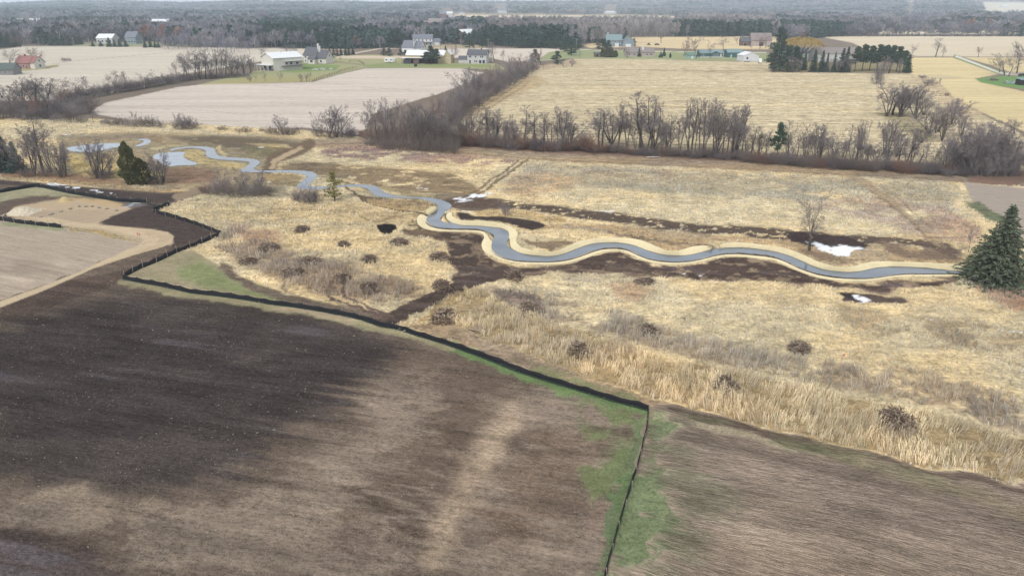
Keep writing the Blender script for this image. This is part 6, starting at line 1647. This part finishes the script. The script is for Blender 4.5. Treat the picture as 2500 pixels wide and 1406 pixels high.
# ------------------------------------------------------------------ brush piles, logs, stones
BRUSH = [plain('brush_sticks', A(122,104,92), .35, 3, .95, rand=.1, spec=.05), plain('brush_sticks_pale', A(196,178,160), .3, 3, .95, spec=.05)]
def brush_mesh(seed, n=360):
    R = np.random.default_rng(seed); S1, S2 = [], []
    for i in range(n):
        a = R.uniform(0, 6.28); r = 1.0 * math.sqrt(R.random()); ztop = .62 * math.sqrt(max(0, 1 - r * r)) 
        z = ztop * R.uniform(.25, 1.05)
        L = R.uniform(.25, .8); b_ = R.uniform(0, 6.28); el = R.normal(-.1, .28)
        d = np.array([math.cos(b_) * math.cos(el), math.sin(b_) * math.cos(el), math.sin(el)]) * L * .5
        c = np.array([math.cos(a) * r, math.sin(a) * r, z])
        p0, p1 = c - d, c + d
        p0[2] = max(p0[2], 0.0); p1[2] = max(p1[2], 0.0)
        w_ = R.uniform(.009, .028)
        (S2 if R.random() < .28 else S1).append((tuple(p0), tuple(p1), w_, w_ * .6))
    v1, f1 = tubes_np(S1, 4); v2, f2 = tubes_np(S2, 4)
    m = mesh_np('brush_pile', np.vstack([v1, v2]), np.vstack([f1, f2 + len(v1)]), BRUSH[0])
    m.materials.append(BRUSH[1])
    mi = np.zeros(len(f1) + len(f2), dtype=np.int32); mi[len(f1):] = 1
    m.polygons.foreach_set('material_index', mi); m.update()
    return m
BM = [brush_mesh(s) for s in range(5)]
piles = [((736,566,36,18),'small dark brush pile, farthest left of the upper three in the dry marsh'),((838,600,30,14),'smallest dark brush pile left of the black soil patch'),((975,597,42,18),'twiggy brush pile right below the black soil patch'),
 ((655,610,44,20),'brush pile in the purple grass at the left of the marsh'),((605,645,44,20),'leftmost brush pile near the tip of the green triangle'),((755,643,42,18),'brush pile in the middle of the western marsh'),
 ((900,638,38,16),'brush pile with one pale log, below the smallest pile'),((1071,634,44,20),'brown brush pile at the right edge of the golden grass'),((716,674,44,24),'brush pile in tall grass above the dark wheel tracks'),
 ((836,684,40,20),'brush pile at the top of the curved wheel tracks'),((904,712,50,26),'brush pile right of the curved wheel tracks'),((1078,706,54,24),'brush pile at the corner beside the dark track'),
 ((1084,786,58,34),'large stick pile just above the black silt fence'),((1253,680,52,24),'brush pile beside the dark soil below the river bend'),((1575,693,44,16),'brush pile in golden grass below the middle of the river'),
 ((1294,768,56,34),'dark brush pile in purple grass right of the log stack'),((1585,820,48,32),'brush pile amid tall grass in the centre right'),((1413,866,62,32),'brush pile in the reeds near the fence'),
 ((1955,858,62,22),'blackish brush pile alone in the right marsh'),((1772,952,66,34),'brown brush pile in tall grass near the mown field'),((2193,1044,84,44),'largest brush pile in the reeds at the lower right')]
for i, ((px, py, wp, hp), lab) in enumerate(piles):
    p = P(px, py); wm = width_at(px, py, wp) / 2 * 1.12; z = tz(p.x, p.y)
    hm = max(.8, height_at(p.y, py - hp)) * .92
    o = link('brush_pile', BM[i % 5], None, (p.x, p.y + wm * .3, z - .05), rnd.uniform(0, 6.28), (wm * rnd.uniform(.95, 1.2), wm * rnd.uniform(.7, 1.0), hm / .75))
    tag(o, lab, 'brush pile', 'brush piles in the marsh')
LOG = [plain('log_bark', A(176,156,136), .3, 4, .9, spec=.1), plain('log_end', A(222,200,168), .15, 5, .9, spec=.1)]
R = random.Random(4)
for i in range(11):
    px, py = 1154 + i * 3, 818 + R.uniform(-16, 6)
    p = P(px, py); L_ = R.uniform(1.0, 1.7); a = R.gauss(-.5, .3); mb = MB(); r = R.uniform(.07, .12)
    d = Vector((math.cos(a), math.sin(a), R.gauss(0, .06))) * L_ / 2
    z0 = .12 + (i % 3) * .16
    mb.tube(Vector((0, 0, z0)) - d, Vector((0, 0, z0)) + d, r, r * .9, 9, 0, False)
    mb.tube(Vector((0, 0, z0)) - d * 1.001, Vector((0, 0, z0)) - d * .995, r * .97, r * .97, 9, 1); mb.tube(Vector((0, 0, z0)) + d * .995, Vector((0, 0, z0)) + d * 1.001, r * .87, r * .87, 9, 1)
    o = mb.build('cut_log', LOG); o.location = p; tag(o, 'pale cut log, %s from the left in the loose stack by the large stick pile' % ordinal(i), 'log', 'cut logs stacked near the fence')
def rock_mesh(seed, f=.7):
    r = np.random.default_rng(seed); bm = bmesh.new(); bmesh.ops.create_icosphere(bm, subdivisions=2, radius=1)
    k = r.uniform(.7, 1.2, 3)
    for v in bm.verts:
        n = .8 + .5 * float(fbm(np.array([v.co.x * 1.3 + seed * 9 + 5]), np.array([v.co.y * 1.3 + v.co.z]), seed, 3)[0])
        v.co = Vector((v.co.x * n * k[0], v.co.y * n * k[1], max(-.25, v.co.z * n * f)))
    m = bpy.data.meshes.new('boulder'); bm.to_mesh(m); bm.free(); m.materials.append(M('boulder_stone', (168,156,144), amp=.35, scale=1.5)); return m
RM = [rock_mesh(s) for s in range(4)]
for i, (x, y, w_) in enumerate(((100,531,9),(124,524,14),(149,517,12),(172,511,12),(193,505,10),(210,505,9),(225,505,9),(242,508,11),(261,511,9),(284,515,10))):
    p = P(x, y); s = width_at(x, y, w_) / 2
    tag(link('boulder', RM[i % 4], None, (p.x, p.y, .1), i * 1.3, (s, s * .7, s * .75)), 'grey boulder, %s from the left in the arc on the pale dirt' % ordinal(i), 'boulder', 'boulders in an arc on the pale dirt')
def mound(px, py, wpx, hm, mat, label, name, cat, bump_n=0):
    p = P(px, py); s = width_at(px, py, wpx) / 2; bm = bmesh.new()
    g = 28; vs = {}
    V = []; F = []
    for i in range(g + 1):
        for j in range(g + 1):
            x, y = (i / g * 2 - 1), (j / g * 2 - 1); r = math.hypot(x, y)
            z = hm * max(0, 1 - r * r) ** 1.2
            V.append((x * s, y * s * .9, z))
    V = np.array(V); V[:, 2] *= .75 + .5 * fbm(V[:, 0] / 1.5, V[:, 1] / 1.5, 33, 3); V[:, 2] -= .06
    V[:, 2] += (NR.random(len(V)) - .5) * bump_n
    idx = np.arange((g + 1) ** 2).reshape(g + 1, g + 1)
    F = np.stack([idx[:-1, :-1], idx[1:, :-1], idx[1:, 1:], idx[:-1, 1:]], -1).reshape(-1, 4)
    o = link(name, mesh_np(name, V, F, mat, smooth=False), None, (p.x, p.y + s * .5, 0)); tag(o, label, cat)
mound(45, 524, 74, 1.0, plain('crushed_stone', A(224,210,186), .55, 3.5, .95, spec=.1), 'heap of pale crushed stone on the building site at left', 'stone_heap', 'stone heap', .35)
mound(155, 494, 34, 1.0, plain('loose_straw', A(206,184,138), .3, 4, 1, spec=0), 'small heap of yellow straw behind the boulders', 'straw_heap', 'straw heap', .15)
def flag(px, py, label):
    p = P(px, py); t = thing('survey_stake', label, 'survey stake', tuple(p), 0, 'pink flagged survey stakes')
    MB().box(-.02, .02, -.02, .02, 0, 1.1).build('stake', STAKE, t)
    MB().box(.02, .24, -.005, .005, .85, 1.1).build('ribbon', M('pink_ribbon', (228,120,116), amp=.05), t)
flag(337, 584, 'pink flagged stake at the inner bend of the dirt road'); flag(342, 586, 'second pink flagged stake just right of the bend stake'); flag(2054, 886, 'pink flagged stake in the tall grass at right')
mb = MB(); mb.tube((0,0,.2),(3.4,-.6,.35),.12,.06,7); mb.tube((1.2,-.2,.28),(2.2,.5,.6),.05,.02,5); mb.tube((2,-.35,.3),(3.2,.1,.5),.04,.02,5)
o = mb.build('fallen_branch', BARKW); o.location = P(1578, 386); tag(o, 'bleached fallen branch lying at the foot of the tall tree row', 'branch')

# ------------------------------------------------------------------ far woods (they read as one mass)
OPEN = [np.array(q, float) for q in (
 [(-3000,240),(-3000,112),(60,110),(110,112),(200,103),(400,103),(470,116),(640,118),(850,121),(930,119),(1000,106),(1190,112),(1260,117),(1410,119),(1430,108),(1470,112),(1550,92),(1880,90),(1930,104),(2010,92),(2060,90),(5600,90),(5600,240)],
 [(1100,37),(1300,37),(1645,38),(1690,46),(1680,66),(1100,66)],
 [(1150,50),(1335,51),(1300,59),(1170,57)],
 [(2120,73),(5600,73),(5600,88),(2150,88)],
 [(2375,27),(5600,25),(5600,45),(2415,43)],
 [(1755,11),(1832,10),(1832,17),(1765,17)],
 [(1045,52),(1090,52),(1090,70),(1020,70)],[(55,52),(110,52),(110,66),(55,66)],[(366,56),(416,56),(416,68),(366,68)],[(1385,47),(1422,47),(1422,60),(1385,60)],[(5,50),(60,50),(60,60),(5,60)],[(1205,26),(1240,26),(1240,38),(1205,38)],[(62,92),(100,92),(100,104),(62,104)],[(1475,30),(1506,30),(1506,38),(1475,38)],[(1070,30),(1110,30),(1110,50),(1070,50)])]
def bare_t(seed, n, size):
    rg = np.random.default_rng(seed)
    a = rg.uniform(0, 6.28, n); u = rg.random(n); r = np.sqrt(rg.random(n))
    el = np.arccos(1 - rg.random(n) * 1.35)
    d = np.stack([np.sin(el) * np.cos(a), np.sin(el) * np.sin(a), np.cos(el)], 1)
    c = d * np.array([3.6, 3.6, 4.6]) * (r[:, None] * .55 + .45) + [0, 0, 5.2]
    dd = d + np.array([0, 0, .9]) + rg.normal(0, .3, (n, 3))
    V, F = quads_at(c, dd, size, rg, 3.2)
    tv, tf_ = tubes_np([((0, 0, 0), (0, 0, 6), .22, .1), ((0, 0, 3), (1.6, .4, 7.5), .1, .05), ((0, 0, 3.4), (-1.5, -.5, 7.8), .1, .05)], 3)
    return np.vstack([V, tv]), np.vstack([F, tf_ + len(V)])
def aspen_t(seed, n, size):
    rg = np.random.default_rng(seed)
    z = 3.5 + 6.5 * rg.random(n); a = rg.uniform(0, 6.28, n); r = 1.6 * np.sqrt(rg.random(n)) * np.clip((10.6 - z) / 3, .2, 1)
    c = np.stack([np.cos(a) * r, np.sin(a) * r, z], 1)
    V, F = quads_at(c, np.stack([np.cos(a) * .4, np.sin(a) * .4, np.ones(n)], 1) + rg.normal(0, .2, (n, 3)), size, rg, 3.6)
    tv, tf_ = tubes_np([((0, 0, 0), (0, 0, 9.5), .16, .05)], 3)
    return np.vstack([V, tv]), np.vstack([F, tf_ + len(V)])
def ever_t(seed, n, size, conic):
    rg = np.random.default_rng(seed)
    t = rg.random(n) ** (1.3 if conic else .8); a = rg.uniform(0, 6.28, n)
    R0 = (2.9 * (1 - t) + .15) if conic else 2.9 * np.sin(np.clip(t * .8 + .2, 0, 1) * math.pi) ** .6
    r = R0 * rg.uniform(.5, 1, n)
    c = np.stack([np.cos(a) * r, np.sin(a) * r, .8 + 9 * t], 1)
    V, F = quads_at(c, np.stack([np.cos(a), np.sin(a), rg.normal(.1, .4, n)], 1), size, rg, 1.5)
    return V, F
LOD = {0: ([bare_t(i, 95, 1.5) for i in range(5)], [aspen_t(i, 60, 1.5) for i in range(4)], [ever_t(i, 90, 1.5, i % 2) for i in range(4)]),
       1: ([bare_t(i + 9, 40, 2.3) for i in range(5)], [aspen_t(i + 9, 26, 2.2) for i in range(4)], [ever_t(i + 9, 38, 2.3, i % 2) for i in range(4)]),
       2: ([bare_t(i + 19, 18, 3.6) for i in range(5)], [aspen_t(i + 19, 14, 3.2) for i in range(4)], [ever_t(i + 19, 18, 3.4, i % 2) for i in range(4)])}
def forest():
    rg = np.random.default_rng(99)
    pts = []; Y = 520.0
    while Y < 4750:
        s = 7.0 * (Y / 700) ** .85 if Y < 2000 else 7.0 * (2000 / 700) ** .85 * (Y / 2000) ** .4
        hw = .80 * Y + 40
        n = int(2 * hw / s); x = np.linspace(-hw, hw, n) + rg.uniform(-.5, .5, n) * s; y = Y + rg.uniform(-.5, .5, n) * s
        pts.append(np.stack([x, y, np.full(n, s)], 1)); Y += s * .9
    p = np.vstack(pts)
    X, Y, S = p.T
    px, py = QQ(X, Y)
    ok = (py < 121) & (Y > 500)
    for q in OPEN: ok &= ~inside(px, py, q)
    for bx, by, bw in FARB:
        if by < 90: ok &= ~((np.abs(px - bx) < bw * .62) & (py > by - 9) & (py < by + 15))
    X, Y, S, px, py = X[ok], Y[ok], S[ok], px[ok], py[ok]
    EX = []
    for q in fr + tl:
        e = P(q[0], q[1]); EX.append((e.x, e.y, height_at(e.y, q[2])))
    EX = np.array(EX); m_ = len(EX); ex, ey = QQ(EX[:, 0], EX[:, 1])
    X = np.r_[X, EX[:, 0]]; Y = np.r_[Y, EX[:, 1]]; S = np.r_[S, np.full(m_, 7.)]; px = np.r_[px, ex]; py = np.r_[py, ey]
    n = len(X); Z = terrain(X, Y)
    g = fbm(X / 130, Y / 110, 201, 4); g2 = fbm(X / 60, Y / 60, 207, 3); g3 = fbm(X / 300, Y / 200, 211, 3)
    kind = np.zeros(n, int)
    ever = (g > .58) | ((g2 > .60) & (g > .48))
    def zone(poly_, thr):
        k = inside(px, py, np.array(poly_, float)); return k & (g2 > thr)
    kind[ever] = 2
    kind[(rg.random(n) < .13) & (X < Y * .0 + 150)] = 2; kind[(rg.random(n) < .05)] = 2
    asp = inside(px, py, np.array([(1195,58),(1600,52),(1880,60),(1900,92),(1540,95),(1480,112),(1400,112),(1195,106)], float)); kind[asp & ~(g > .66)] = 1
    kind[zone([(640,60),(860,66),(940,100),(860,118),(640,116)], .42)] = 2
    kind[zone([(1180,92),(1410,92),(1415,120),(1180,118)], .30)] = 2
    kind[zone([(1640,66),(1880,72),(1880,92),(1640,92)], .45)] = 2
    kind[zone([(1310,42),(1420,44),(1440,54),(1310,54)], .2)] = 2
    kind[zone([(-50,20),(230,20),(230,45),(-50,45)], .45)] = 2
    kind[zone([(1060,44),(1180,56),(1180,70),(1060,66)], .3)] = 2
    kind[inside(px, py, np.array([(2060,50),(2500,50),(2900,50),(2900,90),(2060,90)], float)) & (g2 < .62)] = 0
    h = rg.uniform(9, 17, n) * (.8 + .4 * g3); h[kind == 1] = rg.uniform(13, 18, (kind == 1).sum()); h[kind == 2] *= 1.0
    kind[-m_:] = 0; h[-m_:] = EX[:, 2]
    wdf = np.clip(S / 7.5, 1, 2.6)
    wdf = np.where(Y > 2000, wdf * 1.0, wdf)
    tint = {0: A(132,130,140), 1: A(164,157,156), 2: A(76,96,90)}
    g4 = .35 + 1.3 * fbm(X / 110, Y / 190, 221, 4)
    res = []
    V_, F_, C_ = {0: [], 1: [], 2: []}, {0: [], 1: [], 2: []}, {0: [], 1: [], 2: []}
    off = {0: 0, 1: 0, 2: 0}
    for lod, (ya, yb) in enumerate(((0, 1000), (1000, 1900), (1900, 9999))):
        for kd in (0, 1, 2):
            T = LOD[lod][kd]
            for vi, (tv, tf_) in enumerate(T):
                k = np.nonzero((Y >= ya) & (Y < yb) & (kind == kd) & ((np.arange(n) % len(T)) == vi))[0]
                if not len(k): continue
                m = len(k); a = rg.uniform(0, 6.28, m); ca, sa = np.cos(a)[:, None], np.sin(a)[:, None]
                sz = (h[k] / 10)[:, None]; sx = sz * wdf[k][:, None] * (1.0 if kd != 1 else 1.0)
                x = (tv[None, :, 0] * ca - tv[None, :, 1] * sa) * sx + X[k][:, None]
                y = (tv[None, :, 0] * sa + tv[None, :, 1] * ca) * sx + Y[k][:, None]
                z = tv[None, :, 2] * sz + Z[k][:, None] - .3
                c = tint[kd] * rg.uniform(.72, 1.3, (m, 1)) * g4[k][:, None]
                rr = rg.random(m)
                if kd == 0:
                    c = np.where((rr < .03)[:, None], A(160,112,94) * rg.uniform(.8, 1.1, (m, 1)), c)
                    c = np.where(((rr > .68))[:, None], A(164,158,162) * rg.uniform(.8, 1.1, (m, 1)), c)
                cc = np.repeat(c, len(tv), 0) * rg.uniform(.88, 1.12, (m * len(tv), 1))
                V_[kd].append(np.stack([x, y, z], -1).reshape(-1, 3)); F_[kd].append((tf_[None] + (np.arange(m) * len(tv))[:, None, None]).reshape(-1, 4) + off[kd]); C_[kd].append(cc)
                off[kd] += m * len(tv)
    am = attr_mat('far_crowns')
    print('forest trees', n, 'quads', sum(len(f) for k in F_.values() for f in k))
    for kd, nm, lb in ((0, 'leafless_woodland', 'leafless grey woodland stretching to the horizon'), (1, 'aspen_woodland', 'pale thin aspen wood behind the road houses'), (2, 'evergreen_woodland', 'dark evergreen stands within the far woodland')):
        tag(link(nm, mesh_np(nm, np.vstack(V_[kd]), np.vstack(F_[kd]), am, np.vstack(C_[kd]))), lb, 'woodland', kind='stuff')
tl = [(x + rnd.uniform(-5, 5), 89, 89 - rnd.uniform(9, 22), rnd.uniform(14, 30), rnd.choice('SSMB')) for x in range(2068, 2520, 11)]
fr = []
for x in range(395, 640, 14): fr.append((x + rnd.uniform(-4, 4), 119 + rnd.uniform(-2, 6) * (470 < x < 590), 84 + rnd.uniform(-4, 8), rnd.uniform(26, 40), rnd.choice('SSMMR')))
for x in range(400, 640, 11): fr.append((x + rnd.uniform(-4, 4), 122 + rnd.uniform(-2, 9) * (470 < x < 610), 92 + rnd.uniform(-4, 8), rnd.uniform(30, 44), rnd.choice('SSSMR')))
for x in range(860, 935, 10): fr.append((x, 119, 88 + rnd.uniform(-3, 6), 26, rnd.choice('SM')))

forest()
# tree line between the two far right fields
row('shrub', HM, [(x + rnd.uniform(-3, 3), 89.5, 83 - rnd.uniform(0, 2), 16, rnd.choice('GBD')) for x in range(2060, 2510, 13)], 'low shrub, %s from the left in the line across the far right fields', 'shrub', 'shrub line across the far right fields')
# trees standing at the front of the woods
# ------------------------------------------------------------------ haze: one closed box of even thin air
mb = MB(); mb.box(-8500, 8500, -3100, 6700, -40, 150)
hz, hn = newmat('haze_air')
pv = N(hn, 'ShaderNodeVolumePrincipled')
pv.inputs['Color'].default_value = (.78, .89, 1.0, 1)
pv.inputs['Density'].default_value = HAZE
pv.inputs['Anisotropy'].default_value = 0.0
ho = N(hn, 'ShaderNodeOutputMaterial'); hn.links.new(pv.outputs[0], ho.inputs['Volume'])
o = mb.build('haze', hz); tag(o, 'thin bluish haze over the whole countryside', 'haze', kind='stuff')
